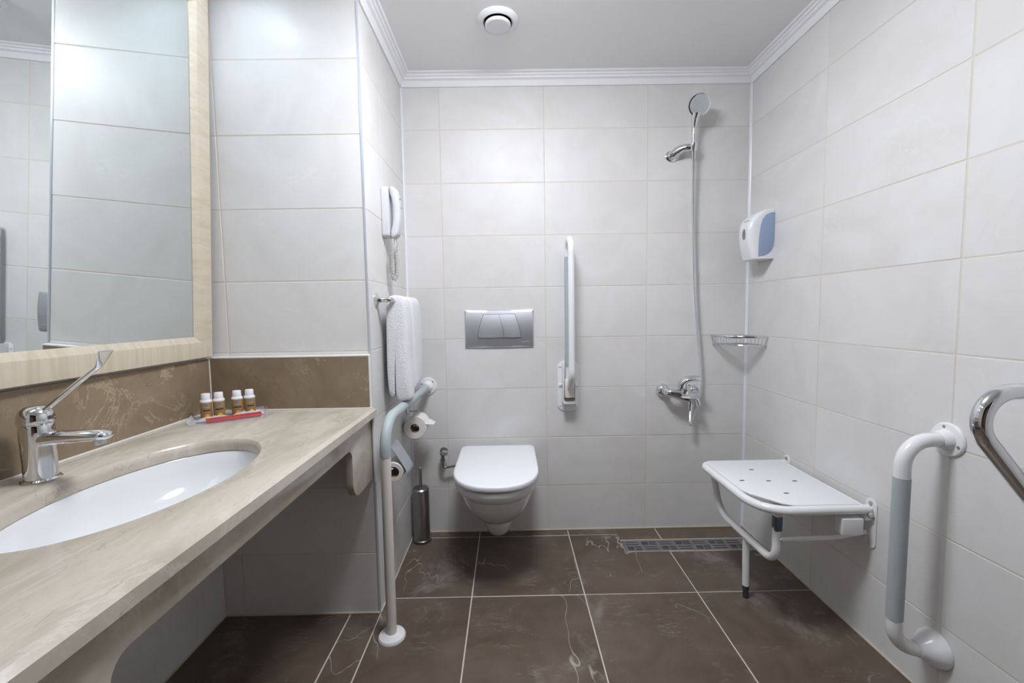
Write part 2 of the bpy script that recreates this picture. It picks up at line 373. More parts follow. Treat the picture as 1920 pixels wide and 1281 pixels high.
# crown moulding along back, niche side, right
PROF = [(0.0, 0.0), (0.006, 0.0), (0.0085, 0.004), (0.011, 0.014), (0.017, 0.023), (0.027, 0.028), (0.0275, 0.0335), (0.031, 0.0365), (0.036, 0.0375), (0.0365, 0.0425), (0.041, 0.0450), (0.0475, 0.0455), (0.052, 0.051), (0.0, 0.051)]
def moulding(name, pts, inward, label):      # pts: two wall points; inward: room-side normal; ends mitred via m0,m1
    (p0, m0), (p1, m1) = pts; p0 = Vector(p0); p1 = Vector(p1); d = (p1 - p0).normalized(); nn = Vector(inward); rings = []
    for p, mm in ((p0, m0), (p1, m1)):
        rings.append([p + nn * a + d * (mm * a) + Vector((0, 0, ZC - 0.051 + hgt)) for a, hgt in PROF])
    return struct(name, MB().loft(rings), 'mould', label, 20)
moulding('trim_1', (((0, 0, 0), 1), ((XR, 0, 0), -1)), (0, -1, 0), 'white crown moulding above the back wall')
moulding('trim_2', (((0, 0, 0), 1), ((0, YC, 0), 1)), (1, 0, 0), 'white crown moulding above the toilet niche side')
moulding('trim_3', (((XR, 0, 0), 1), ((XR, YF, 0), 0)), (-1, 0, 0), 'white crown moulding above the right wall')
moulding('trim_4', (((0, YC, 0), -1), ((XM, YC, 0), -1)), (0, -1, 0), 'white crown moulding above the column face')
moulding('trim_5', (((XM, YC, 0), 1), ((XM, YF, 0), 0)), (1, 0, 0), 'white crown moulding above the mirror wall')
# corner strips
struct('trim_6', MB().prism([(0.0, 0.0), (0.008, 0.0), (0.006, -0.0035), (0.0035, -0.006), (0.0, -0.008)], 0, ZC - 0.05), 'pvc', 'slim white strip in the corner left of the toilet')
struct('trim_7', MB().prism([(XR, 0.0), (XR - 0.009, 0.0), (XR - 0.006, -0.004), (XR - 0.004, -0.006), (XR, -0.009)], 0, ZC - 0.05), 'pvc', 'slim white strip in the corner behind the soap dispenser')
struct('trim_8', MB().prism([(-0.008, YC - 0.0006), (-0.003, YC - 0.002), (0.0006, YC - 0.0012), (0.002, YC + 0.003), (0.0006, YC + 0.008), (-0.004, YC + 0.004)], 0, ZC - 0.05), 'alu', 'slim pale metal strip on the outer edge of the column')
# silicone lines at the foot of the walls
struct('trim_9', MB().box((0.0, -0.005, 0.0), (XR, 0.0, 0.006), 0.0015), 'silicone', 'yellowed sealant line at the foot of the back wall')
struct('trim_10', MB().box((XR - 0.005, -2.7, 0.0), (XR, -0.005, 0.006), 0.0015), 'silicone', 'pale sealant line at the foot of the right wall')
struct('trim_11', MB().box((0.0, YC, 0.0), (0.004, -0.005, 0.006), 0.0015).box((XM, YC - 0.005, 0.0), (0.0, YC, 0.006), 0.0015), 'silicone', 'pale sealant line at the foot of the column')
struct('trim_12', MB().box((XM, YF + 0.02, 0.0), (XM + 0.004, YC - 0.005, 0.006), 0.0015), 'silicone', 'pale sealant line at the foot of the mirror wall')

# ------------------------------------------------------------------ lamps (above the picture's edge)
def dome_lamp(loc, label, r, depth, bulb):
    t = thing('ceiling_lamp', label, 'lamp', (loc[0], loc[1], ZC), 'round ceiling lamps')
    mx = Matrix.Translation((loc[0], loc[1], ZC))
    obj('lamp_base', MB().lathe([(0.0, 0), (r * 1.06, 0), (r * 1.06, -0.02), (r, -0.024)], 40, mx), 'mould', t)
    obj('lamp_shade', MB().lathe([(r * math.cos(a), -0.024 - depth * math.sin(a)) for a in [PI / 2 * k / 10 for k in range(11)]], 40, mx), bulb, t)
dome_lamp((0.56, -1.05), 'round frosted ceiling lamp in front of the toilet niche', 0.205, 0.075, 'bulb')
t = thing('tube_lamp', 'slim two-tube lamp on the ceiling above the mirror', 'lamp', (-0.40, -1.58, ZC))
obj('lamp_base', MB().box((-0.43, -1.96, ZC - 0.022), (-0.37, -1.20, ZC - 0.0003), 0.003), 'mould', t)
tube_m = mat('tube_lamp_glow', (0.9, 0.9, 0.9), 0.4, emit=TUBE_COLOR, estr=TUBE_STRENGTH)
for ya, yb in ((-1.94, -1.60), (-1.56, -1.22)):
    obj('lamp_tube', MB().tube([(-0.40, ya, ZC - 0.038), (-0.40, yb, ZC - 0.038)], 0.013, 16), tube_m, t, 50)
t = thing('downlight', 'small recessed downlight over the washbasin counter', 'lamp', (-0.36, -0.80, ZC))
mx = Matrix.Translation((-0.36, -0.80, ZC))
obj('trim_ring', MB().lathe([(0.048, 0.0), (0.048, -0.006), (0.036, -0.008), (0.034, 0.0)], 32, mx), 'chrome', t)
obj('lamp_lens', MB().lathe([(0.034, -0.003), (0.0, -0.003)], 32, mx), mat('downlight_lens', (0.9, 0.9, 0.9), 0.4, emit=DOWN_COLOR, estr=130), t)
ld = bpy.data.lights.new('downlight_spot', 'SPOT'); ld.energy = DOWN_POWER; ld.color = DOWN_COLOR; ld.spot_size = math.radians(120); ld.spot_blend = 0.7; ld.shadow_soft_size = 0.035
lo = bpy.data.objects.new('downlight_spot', ld); C.objects.link(lo); lo.parent = t; lo.location = (0, 0, -0.012)

# ------------------------------------------------------------------ ceiling vent
vc = (0.474, -0.385); mx = Matrix.Translation((vc[0], vc[1], ZC))
t = thing('ceiling_vent', 'round white disc valve vent on the ceiling', 'vent', (vc[0], vc[1], ZC))
obj('vent_ring', MB().lathe([(0.0785, 0.0), (0.0785, -0.004), (0.072, -0.012), (0.063, -0.0155), (0.056, -0.012), (0.052, 0.0)], 48, mx), 'plastic', t)
obj('vent_throat', MB().lathe([(0.052, -0.0006), (0.0, -0.0006)], 40, mx), 'black', t)
obj('vent_disc', MB().lathe([(0.0, -0.026), (0.044, -0.025), (0.049, -0.021), (0.0495, -0.016), (0.045, -0.012), (0.012, -0.010), (0.010, -0.001)], 48, mx), 'plastic', t)

# ------------------------------------------------------------------ counter, apron, basin
ZT = 0.782; XE = 0.013; XB = -0.566; YB = -0.600; YE = -1.80
SX, SY, SA, SB = -0.268, -1.221, 0.163, 0.276
t = thing('vanity_counter', 'cream marble washbasin counter with stepped front edge and apron', 'counter', (-0.27, -1.2, ZT))
NE = 96
def ell(a, b, z, n=NE): return [(SX + a * math.cos(2 * PI * k / n), SY + b * math.sin(2 * PI * k / n), z) for k in range(n)]
def rect_ring(x0, y0, x1, y1, z, n=NE):
    out = []
    for k in range(n):
        c, s = math.cos(2 * PI * k / n), math.sin(2 * PI * k / n)
        cx, cy = SX, SY
        tx = ((x1 - cx) / c) if c > 1e-9 else (((x0 - cx) / c) if c < -1e-9 else 1e9)
        ty = ((y1 - cy) / s) if s > 1e-9 else (((y0 - cy) / s) if s < -1e-9 else 1e9)
        q = min(tx, ty); out.append((cx + c * q, cy + s * q, z))
    for px, py in ((x0, y0), (x0, y1), (x1, y0), (x1, y1)):     # put exact corners
        b = min(range(n), key=lambda i: (out[i][0] - px) ** 2 + (out[i][1] - py) ** 2); out[b] = (px, py, z)
    return out
CH = 0.010
mb = MB().loft([ell(SA, SB, ZT - 0.032), ell(SA, SB, ZT - 0.016), ell(SA + 0.002, SB + 0.002, ZT - 0.008), ell(SA + 0.007, SB + 0.007, ZT - 0.002), ell(SA + 0.014, SB + 0.014, ZT),
                rect_ring(XM + 0.001, YE, XE - CH, YC - 0.001, ZT), rect_ring(XM + 0.001, YE, XE, YC - 0.001, ZT - CH * 0.75), rect_ring(XM + 0.001, YE, XE, YC - 0.001, ZT - 0.030),
                rect_ring(XM + 0.001, YE, XE - 0.02, YC - 0.001, ZT - 0.032), ell(SA, SB, ZT - 0.032)], False, False)
obj('worktop', mb, 'counter', t, 28)
# apron: profile in (y, z), extruded in x
za, zb = ZT - 0.032, 0.690; zl = 0.520
r1 = 0.032
poly = [(YC - 0.001, za), (YC - 0.001, zl)]
def arc(cx, cy, r, a0, a1, n=7): return [(cx + r * math.cos(math.radians(a0 + (a1 - a0) * k / n)), cy + r * math.sin(math.radians(a0 + (a1 - a0) * k / n))) for k in range(n + 1)]
y_in = -0.655
yi = -0.775
poly += arc(yi + 0.055, zl + 0.055, 0.055, 270, 180) + arc(yi - r1, zb - r1, r1, 0, 90)
yo = -1.60
poly += arc(yo + r1, zb - r1, r1, 90, 180) + arc(yo - 0.055, zl + 0.055, 0.055, 0, -90) + [(YE + 0.02, zl), (YE + 0.02, za)]
mxap = Matrix(((0, 0, 1, 0), (1, 0, 0, 0), (0, 1, 0, 0), (0, 0, 0, 1)))
obj('apron', MB().prism(poly, -0.030, -0.008, 0.002, mxap), 'counter', t, 30)
obj('sealant', MB().box((XB, YB - 0.0035, ZT), (XE - CH, YB, ZT + 0.0045), 0.001).box((XB, YE, ZT), (XB + 0.0035, YB - 0.0035, ZT + 0.0045), 0.001).box((XE - 0.016, YC - 0.006, zl - 0.015), (XE - 0.011, YC - 0.001, za)), 'caulk', t, 0)
# basin
t = thing('wash_basin', 'oval white ceramic undermount basin in the marble counter', 'basin', (SX, SY, 0.62))
rings = []
for z, s in ((ZT - 0.0325, 1.10), (ZT - 0.0325, 1.015), (ZT - 0.036, 1.0), (ZT - 0.06, 0.965), (ZT - 0.09, 0.90), (ZT - 0.12, 0.79), (ZT - 0.142, 0.60), (ZT - 0.152, 0.36), (ZT - 0.155, 0.14)):
    rings.append(ell(SA * s, SB * s if s > 0.5 else SA * s + (SB - SA) * s, z))
rings2 = [ell(SA * 0.14, SB * 0.14, ZT - 0.17), ell(SA * 0.7, SB * 0.7, ZT - 0.155), ell(SA * 1.0, SB * 1.0, ZT - 0.10), ell(SA * 1.10, SB * 1.10, ZT - 0.045)]
obj('bowl', MB().loft(rings + rings2 + [rings[0]], False, False), 'ceramic', t, 60)
obj('drain_plug', MB().lathe([(0, 0.003), (0.018, 0.003), (0.026, 0.0), (0.026, -0.02)], 32, Matrix.Translation((SX, SY, ZT - 0.153))), 'chrome', t)

# backsplashes
b1 = obj('marble_backsplash', MB().box((XM + 0.0003, YE, ZT + 0.0004), (XB, YC - 0.0005, 0.969), 0.001), 'marble', None, 0, origin=(XM, -1.2, ZT)); tag(b1, 'brown veined marble backsplash strip below the framed mirror', 'backsplash')
obj('sealant', MB().box((XB - 0.001, YB - 0.003, ZT + 0.005), (XB + 0.003, YB, 0.973), 0.001), 'caulk', b1, 0)
b2 = obj('marble_backsplash', MB().box((XB + 0.0004, YB, ZT + 0.0004), (-0.004, YC - 0.0005, 0.969), 0.001), 'marble', None, 0, origin=(-0.28, YB, ZT)); tag(b2, 'brown marble backsplash strip on the column behind the small bottles', 'backsplash')
obj('sealant', MB().box((XB, YB - 0.0005, 0.9695), (-0.002, YC - 0.001, 0.976), 0.002).box((-0.0038, YB - 0.0005, ZT), (-0.0005, YC - 0.001, 0.9735), 0.001), 'caulk', b2, 0)

# ------------------------------------------------------------------ tilted framed mirror
nrm = Vector((1, 0.01514, -0.0524)).normalized()
udir = Vector((0, -1, 0)); udir = (udir - nrm * udir.dot(nrm)).normalized(); vdir = udir.cross(nrm) * -1
if vdir.z < 0: vdir = -vdir
P0 = Vector((-0.5545 + 0.0524 * (0.979 - 1.05) - 0.01514 * (-0.601 + 1.1), -0.601, 0.979))
t = thing('wall_mirror', 'large tilted wall mirror in a pale maple frame above the basin', 'mirror', P0)
MM = Matrix(((udir.x, vdir.x, nrm.x, P0.x), (udir.y, vdir.y, nrm.y, P0.y), (udir.z, vdir.z, nrm.z, P0.z), (0, 0, 0, 1)))
LW, LH = 1.24, 1.215
FP = [(0.0, -0.010), (0.0, 0.013), (0.0015, 0.0145), (0.053, 0.0145), (0.056, 0.013), (0.073, 0.002), (0.073, -0.010)]
cor = [(0, 0), (LW, 0), (LW, LH), (0, LH)]; inn = [(1, 1), (-1, 1), (-1, -1), (1, -1)]
for k, (nm, mt) in enumerate((('frame_rail', 'wood_v'), ('frame_stile', 'wood_h'), ('frame_rail', 'wood_v'), ('frame_stile', 'wood_h'))):
    a, b = k, (k + 1) % 4
    rings = [[(cor[q][0] + inn[q][0] * d, cor[q][1] + inn[q][1] * d, hh) for d, hh in FP] for q in (a, b)]
    obj(nm, MB().loft(rings, mx=MM), mt, t, 30)
obj('glass', MB().box((0.066, 0.066, -0.006), (LW - 0.066, LH - 0.066, 0.0), 0, MM), 'mirror', t, 0)
obj('back_board', MB().box((0.01, 0.01, -0.011), (LW - 0.01, LH - 0.01, -0.0065), 0, MM), 'black', t, 0)

# ------------------------------------------------------------------ basin mixer tap
fx, fy = -0.494, -1.222
t = thing('basin_tap', 'chrome single lever basin tap with a long raised elbow handle', 'tap', (fx, fy, ZT))
mx = Matrix.Translation((fx, fy, ZT))
obj('base_ring', MB().lathe([(0, 0), (0.031, 0), (0.032, 0.003), (0.029, 0.006), (0, 0.006)], 40, mx), 'chrome', t)
obj('body', MB().lathe([(0.0, 0.005), (0.0265, 0.005), (0.0262, 0.03), (0.0268, 0.07), (0.0275, 0.105), (0.027, 0.118), (0.025, 0.121), (0, 0.121)], 40, mx), 'chrome', t)
obj('head', MB().lathe([(0.0, 0.122), (0.0285, 0.122), (0.0295, 0.128), (0.0285, 0.140), (0.024, 0.150), (0.015, 0.1565), (0.0, 0.158)], 40, mx), 'chrome', t)
sp = [(fx + 0.005, fy, ZT + 0.088), (fx + 0.04, fy, ZT + 0.090), (fx + 0.10, fy, ZT + 0.093), (fx + 0.135, fy, ZT + 0.0935), (fx + 0.146, fy, ZT + 0.0925), (fx + 0.150, fy, ZT + 0.091)]
s_ = obj('spout', MB().tube(sp, [(0.016, 0.021), (0.0145, 0.020), (0.0125, 0.019), (0.011, 0.018), (0.008, 0.015), (0.003, 0.008)], 24, ref=(0, 0, 1)), 'chrome', t, 50)
obj('aerator', MB().lathe([(0, 0), (0.0105, 0), (0.0115, 0.004), (0.0115, 0.014), (0, 0.014)], 24, axis_mx((fx + 0.130, fy, ZT + 0.0735), (-0.15, 0, 1))), 'satin', s_)
lv = spline([(fx + 0.010, fy, ZT + 0.142), (fx + 0.03, fy, ZT + 0.155), (fx + 0.085, fy, ZT + 0.198), (fx + 0.125, fy, ZT + 0.228), (fx + 0.142, fy, ZT + 0.243), (fx + 0.156, fy, ZT + 0.270)], 6)
nl = len(lv); rr = []
for i in range(nl):
    f = i / (nl - 1)
    if f < 0.15: rr.append((0.010 - 0.03 * f, 0.012 - 0.04 * f))
    elif f < 0.75: rr.append((0.0048, 0.0060))
    else: g_ = (f - 0.75) / 0.25; rr.append((0.0048 - 0.0022 * g_, 0.006 + 0.012 * g_))
obj('lever', MB().tube(lv, rr, 20, ref=(-0.6, 0, 0.8)), 'chrome', t, 50)
obj('hot_cold_mark', MB().lathe([(0, 0), (0.004, 0), (0.004, 0.001), (0, 0.001)], 16, axis_mx((fx + 0.0287, fy, ZT + 0.133), (1, 0, 0.1))), 'dmetal', t)

# ------------------------------------------------------------------ toiletries tray and bottles
ang = math.radians(30); tc = Vector((-0.430, -0.714, ZT + 0.0003))
TM = Matrix.Translation(tc) @ Matrix.Rotation(ang, 4, 'Z')
W2, D2 = 0.100, 0.056
t = thing('acrylic_tray', 'clear acrylic toiletries tray in the counter corner', 'tray', tc)
obj('tray_floor', MB().box((-W2, -D2, 0), (W2, D2, 0.002), 0.0005, TM), 'acryl', t)
for (a, b, nx, ny) in (((-W2, D2), (W2, D2), 0, 1), ((-W2, -D2), (W2, -D2), 0, -1), ((-W2, -D2), (-W2, D2), -1, 0), ((W2, -D2), (W2, D2), 1, 0)):
    fo = 0.009
    r0 = [(a[0], a[1], 0.001), (a[0] + nx * fo, a[1] + ny * fo, 0.016), (b[0] + nx * fo, b[1] + ny * fo, 0.016), (b[0], b[1], 0.001)]
    r1_ = [(p[0] - nx * 0.0018, p[1] - ny * 0.0018, p[2] + 0.001) for p in r0]
    obj('tray_side', MB().loft([r0, r1_], mx=TM), 'acryl', t, 0)
def bottle(lx, ly, yaw, label, flower):
    p = TM @ Vector((lx, ly, 0.0022)); t = thing('toiletry_bottle', label, 'bottle', p, 'miniature toiletry bottles')
    mx = Matrix.Translation(p); R_ = 0.0165
    obj('bottle_body', MB().lathe([(0, 0), (R_ - 0.0015, 0), (R_, 0.0015), (R_, 0.053), (R_ - 0.001, 0.0545), (0, 0.0545)], 32, mx), 'gold', t)
    obj('neck_band', MB().lathe([(0, 0.0546), (R_, 0.0546), (R_ + 0.0004, 0.0555), (R_, 0.061), (0.0145, 0.0635), (0, 0.0635)], 32, mx), 'cap', t)
    obj('bottle_cap', MB().lathe([(0, 0.0636), (0.0128, 0.0636), (0.0130, 0.065), (0.0126, 0.082), (0.0115, 0.0835), (0, 0.084)], 32, mx), 'cap', t)
    def patch(name, m, pts, rr_=R_ + 0.00025):          # pts: (arc mm offset, z)
        fr = [(p.x + rr_ * math.cos(yaw + a / R_), p.y + rr_ * math.sin(yaw + a / R_), p.z + z) for a, z in pts]
        bk = [(p.x + (rr_ - 0.0006) * math.cos(yaw + a / R_), p.y + (rr_ - 0.0006) * math.sin(yaw + a / R_), p.z + z) for a, z in pts]
        obj(name, MB().loft([bk, fr]), m, t, 0)
    circ = lambda cx, cz, r, n=14: [(cx + r * math.cos(2 * PI * k / n), cz + r * math.sin(2 * PI * k / n)) for k in range(n)]
    patch('logo', 'lblue', [(0.0042 * math.cos(2 * PI * k / 16), 0.047 + 0.0034 * math.sin(2 * PI * k / 16) + 0.0008 * math.cos(6 * PI * k / 16)) for k in range(16)])
    patch('label_line', 'lcream', [(-0.006, 0.0398), (0.0, 0.0398), (0.006, 0.0398), (0.006, 0.0408), (0.0, 0.0408), (-0.006, 0.0408)])
    N_ = 8
    patch('label_text', 'lpurple', [(-0.0115 + 0.023 * k / N_, 0.0275) for k in range(N_ + 1)] + [(0.0115 - 0.023 * k / N_, 0.0318) for k in range(N_ + 1)])
    for k in range(5):
        a = 2 * PI * k / 5 + 0.3
        patch('flower_petal', flower, circ(0.001 + 0.0042 * math.cos(a), 0.0105 + 0.0042 * math.sin(a), 0.0033))
    patch('flower_core', 'lyellow', circ(0.001, 0.0105, 0.0022), R_ + 0.0004)
toC = math.atan2(-2.105 + 0.69, 0.498 + 0.45)
bottle(-0.064, 0.032, toC + 0.1, 'gold-brown miniature bottle with white cap, nearest the mirror', 'lorange')
bottle(-0.029, 0.035, toC + 0.05, 'gold-brown miniature bottle with white cap, second from the mirror', 'lorange')
bottle(0.022, 0.037, toC, 'gold-brown miniature bottle with white cap, third from the mirror', 'lorange')
bottle(0.058, 0.037, toC + 0.15, 'gold-brown miniature bottle with bright yellow flower, farthest from the mirror', 'lyellow')
# red comb in its sleeve
TQ = TM; TM = TM @ Matrix.Translation((0.010, 0.010, 0)) @ Matrix.Rotation(math.radians(7), 4, 'Z')
t = thing('comb', 'red plastic comb lying along the front of the tray', 'comb', TM @ Vector((0, -0.046, 0.003)))
obj('comb_spine', MB().box((-0.076, -0.052, 0.0026), (0.076, -0.039, 0.0165), 0.002, TM), 'red', t)
teeth = MB()
for k in range(35): teeth.box((-0.073 + 0.0042 * k, -0.040, 0.004), (-0.0715 + 0.0042 * k, -0.026, 0.007), 0, TM)
obj('teeth', teeth, 'red', t, 0)
def crumple(name, label, cat, cx, cy, lx, ly, hz, seed, m):
    rnd = random.Random(seed); nx, ny = 14, 7; top = []; bot = []
    for i in range(nx):
        for jx in range(ny):
            u = i / (nx - 1) * 2 - 1; v = jx / (ny - 1) * 2 - 1; e = max(0, (1 - u * u)) ** 0.5 * max(0, (1 - v * v)) ** 0.5
            x = cx + u * lx; y = cy + v * ly
            top.append((x, y, 0.0085 + hz * e * rnd.uniform(0.45, 1.0))); bot.append((x, y, 0.0078))
    fs = []
    for i in range(nx - 1):
        for jx in range(ny - 1):
            a = i * ny + jx; q = (a, a + 1, a + ny + 1, a + ny); fs.append(q); fs.append(tuple(k + nx * ny for k in q[::-1]))
    rim = [i * ny for i in range(nx)] + [(nx - 1) * ny + k for k in range(1, ny)] + [i * ny + ny - 1 for i in range(nx - 2, -1, -1)] + [k for k in range(ny - 2, 0, -1)]
    for k in range(len(rim)):
        a, b = rim[k], rim[(k + 1) % len(rim)]; fs.append((a, b, b + nx * ny, a + nx * ny))
    o = obj(name, MB().add(top + bot, fs, TM), m, None, 70, origin=TM @ Vector((cx, cy, 0.008))); tag(o, label, cat)
crumple('plastic_packet', 'crumpled clear wrapped packet in the tray, toward the mirror', 'packet', -0.055, -0.019, 0.042, 0.016, 0.010, 3, 'wrap')
crumple('plastic_packet', 'crumpled whitish wrapped packet in the tray, toward the column', 'packet', 0.042, -0.014, 0.046, 0.014, 0.012, 5, 'wrap')

# ------------------------------------------------------------------ wall telephone
t = thing('wall_telephone', 'white wall telephone with hanging coiled cord beside the toilet niche', 'telephone', (0, -0.35, 1.42))
mxp = Matrix(((0, 0, 1, 0), (1, 0, 0, 0), (0, 1, 0, 0), (0, 0, 0, 1)))     # local (y, z, x)
py0, py1 = -0.388, -0.322
obj('cradle', MB().prism(rrect(py0, 1.425, py1, 1.622, 0.012), 0.0003, 0.030, 0.005, mxp, 3), 'phone', t)
rings = []
for k in range(25):
    f = k / 24; z = 1.424 + 0.198 * f
    back = 0.0305 + 0.012 * max(0, math.sin(PI * min(1, max(0, (f - 0.14) / 0.72)))) ** 0.6
    front = 0.052 + 0.020 * math.sin(PI * f) ** 0.5 if 0 < f < 1 else 0.052
    hw = 0.026 + 0.003 * abs(2 * f - 1); cx = (back + front) / 2; hx = (front - back) / 2; cy = (py0 + py1) / 2
    if k in (0, 24): hx *= 0.75; hw *= 0.9
    rings.append([(cx + hx * abs(math.cos(a)) ** 0.55 * (1 if math.cos(a) > 0 else -1), cy + hw * abs(math.sin(a)) ** 0.55 * (1 if math.sin(a) > 0 else -1), z) for a in [2 * PI * i / 20 for i in range(20)]])
obj('handset', MB().loft(rings), 'phone', t, 60)
obj('earpiece_slot', MB().box((0.0660, -0.362, 1.575), (0.0690, -0.350, 1.579)), 'rubber', t, 0)
obj('finger_mark', MB().box((0.0715, -0.358, 1.538), (0.0728, -0.354, 1.546)), 'rubber', t, 0)
cpath = spline([(0.040, -0.357, 1.424), (0.040, -0.357, 1.39), (0.028, -0.36, 1.35), (0.026, -0.357, 1.29), (0.027, -0.352, 1.268), (0.032, -0.346, 1.262), (0.038, -0.342, 1.268), (0.042, -0.338, 1.29), (0.042, -0.336, 1.34), (0.038, -0.337, 1.375), (0.05, -0.345, 1.40), (0.045, -0.35, 1.424)], 14)
cp = resample(cpath, 0.00055); hel = []; u = Vector((0, 1, 0)); n_ = len(cp); ph = 0
for i, p in enumerate(cp):
    T = (cp[min(i + 1, n_ - 1)] - cp[max(i - 1, 0)]).normalized(); u = (u - T * u.dot(T)).normalized(); b = T.cross(u)
    f = i / n_; e = min(1, max(0, (f - 0.12) / 0.04)) * min(1, max(0, (0.90 - f) / 0.04)); ph += 2 * PI * 0.00055 / 0.0058
    hel.append(p + (u * math.cos(ph) + b * math.sin(ph)) * 0.0086 * e)
obj('coiled_cord', MB().tube(hel, 0.0019, 5), 'cord', t, 80)
sc = obj('wall_screw', MB().lathe([(0, 0), (0.004, 0), (0.003, 0.002), (0, 0.0025)], 12, axis_mx((0.0, -0.215, 1.52), (1, 0, 0))), 'dmetal', None, origin=(0, -0.215, 1.52)); tag(sc, 'small dark screw head in the tile beside the telephone', 'screw')

# ------------------------------------------------------------------ towel rail and towel
t = thing('towel_rail', 'chrome towel rail on the niche side wall', 'rail', (0, -0.28, 1.172))
for y in (-0.495, -0.075):
    o = obj('rail_flange', MB().lathe([(0, 0.0002), (0.027, 0.0002), (0.0265, 0.004), (0.020, 0.007), (0.012, 0.009), (0.010, 0.02), (0, 0.02)], 28, axis_mx((0, y, 1.172), (1, 0, 0))), 'chrome', t)
obj('rail_bar', MB().tube(fillet([(0.006, -0.495, 1.172), (0.058, -0.495, 1.172), (0.058, -0.075, 1.172), (0.006, -0.075, 1.172)], 0.016, 8), 0.0088, 16), 'chrome', t)
def towel():
    # closed cross-section in (x, z) swept along y; two stacked folds on the room side
    mb = MB(); ys = [-0.472 + 0.352 * i / 30 for i in range(31)]; rings = []
    for i, y in enumerate(ys):
        f = i / 30; near = max(0.0, 1 - f / 0.5)
        th = 0.031 - 0.010 * f; fold = 0.010 if f < 0.42 else 0.0
        groove = -0.016 * math.exp(-((f - 0.43) / 0.03) ** 2)
        wob = 0.0025 * math.sin(f * 9 + 1)
        rnd_ = 0.75 if i in (0, 30) else (0.92 if i in (1, 29) else 1.0)
        xo = 0.070 + th * rnd_ + groove + wob; xi = 0.024
        zb_o = 0.808 - (0.026 if f < 0.42 else 0.0) - 0.012 * math.sin(f * 5); zb_i = 0.795 - 0.01 * f
        ring = [(xi, y, zb_i), (xi - 0.002, y, 0.95), (xi + 0.002, y, 1.10), (xi + 0.004, y, 1.165), (xi + 0.014, y, 1.185), (0.058, y, 1.192 + groove * 0.4), (xo - 0.016, y, 1.188 + groove * 0.5), (xo - 0.004, y, 1.172), (xo, y, 1.145), (xo + 0.004, y, 1.05), (xo + 0.003, y, 0.95), (xo + 0.008 * (1 - f), y, 0.87), (xo + 0.010 * (1 - f), y, zb_o + 0.006), (xo + 0.006 * (1 - f) - 0.004, y, zb_o),
                (0.060, y, zb_o), (0.0545, y, zb_o + 0.01), (0.0540, y, 0.95), (0.0560, y, 1.10), (0.068, y, 1.158), (0.068, y, 1.179), (0.058, y, 1.1825), (0.048, y, 1.179), (0.047, y, 1.158), (0.050, y, 1.08), (0.0515, y, 0.95), (0.0515, y, zb_i + 0.008), (0.047, y, zb_i)]
        rings.append([Vector(p) + Vector((0, 0.003 * math.sin(p[2] * 14), 0)) for p in ring])
    return mb.loft(rings)
o = obj('hand_towel', towel(), 'towel', None, 60, origin=(0.06, -0.3, 1.18)); tag(o, 'folded white terry towel hanging over the chrome rail', 'towel')
sub = o.modifiers.new('soft', 'SUBSURF'); sub.levels = 1; sub.render_levels = 2

# ------------------------------------------------------------------ grab rails
def flange(name, loc, d, parent, r=0.043, m='enamel', screws=3, hgt=0.010):
    mx = axis_mx(loc, d)
    f_ = obj(name, MB().lathe([(0, 0.0003), (r, 0.0003), (r, 0.004), (r * 0.93, 0.0075), (r * 0.62, hgt), (r * 0.52, hgt + 0.014), (r * 0.44, hgt + 0.018), (0, hgt + 0.018)], 40, mx), m, parent)
    for k in range(screws):
        a = 2 * PI * k / screws + 0.7
        obj('screw', MB().lathe([(0, 0), (0.0048, 0), (0.0042, 0.002), (0.0, 0.0028)], 14, mx @ Matrix.Translation((r * 0.76 * math.cos(a), r * 0.76 * math.sin(a), 0.0078))), 'screw', f_)
    return f_
t = thing('floor_grab_rail', 'angled grab rail with grey-green sleeve and cream post standing beside the counter', 'grab rail', (0.075, -0.70, 0))
flange('wall_flange', (0.090, 0, 0.757), (0, -1, 0), t)
P = fillet([(0.090, -0.012, 0.757), (0.074, -0.696, 0.757), (0.074, -0.700, 0.01)], 0.10, 14)
P = resample(P, 0.012)
k0 = next(i for i, p in enumerate(P) if p.z < 0.642 and p.y < -0.6); ks = next(i for i, p in enumerate(P) if p.y < -0.055)
obj('white_collar', MB().tube(P[:ks + 1], 0.0185, 20), 'enamel', t, 50)
obj('sleeve', MB().tube(P[ks:k0 + 1], 0.0182, 20), 'sleeve', t, 50)
obj('post', MB().tube([P[k0], (0.074, -0.7, 0.004)], 0.0172, 20), 'cream', t, 50)
obj('floor_flange', MB().lathe([(0, 0.0003), (0.047, 0.0003), (0.047, 0.004), (0.043, 0.010), (0.030, 0.014), (0.022, 0.017), (0, 0.017)], 40, Matrix.Translation((0.074, -0.70, 0))), 'enamel', t)

t = thing('vertical_grab_rail', 'vertical white grab rail with grey-green grip on the right wall', 'grab rail', (XR, -0.99, 0.16))
flange('wall_flange', (XR, -0.988, 0.757), (-1, 0, 0), t, 0.046)
xs = 1.558
P = resample(fillet([(XR - 0.012, -0.988, 0.757), (xs, -0.988, 0.757), (xs, -0.985, 0.160), (XR - 0.012, -0.985, 0.160)], 0.07, 12), 0.01)
a = next(i for i, p in enumerate(P) if p.z < 0.664); b = next(i for i, p in enumerate(P) if p.z < 0.258)
obj('upper_elbow', MB().tube(P[:a + 1], 0.0188, 22), 'enamel', t, 50)
obj('grip', MB().tube(P[a:b + 1], 0.0198, 22), 'sleeve', t, 50)
obj('lower_elbow', MB().tube(P[b:], 0.0188, 22), 'enamel', t, 50)
obj('flange_cover', MB().lathe([(0, 0.0003), (0.050, 0.0003), (0.050, 0.006), (0.046, 0.018), (0.037, 0.032), (0.026, 0.046), (0.021, 0.056), (0, 0.056)], 40, axis_mx((XR, -0.985, 0.160), (-1, 0, 0))), 'enamel', t, 60)

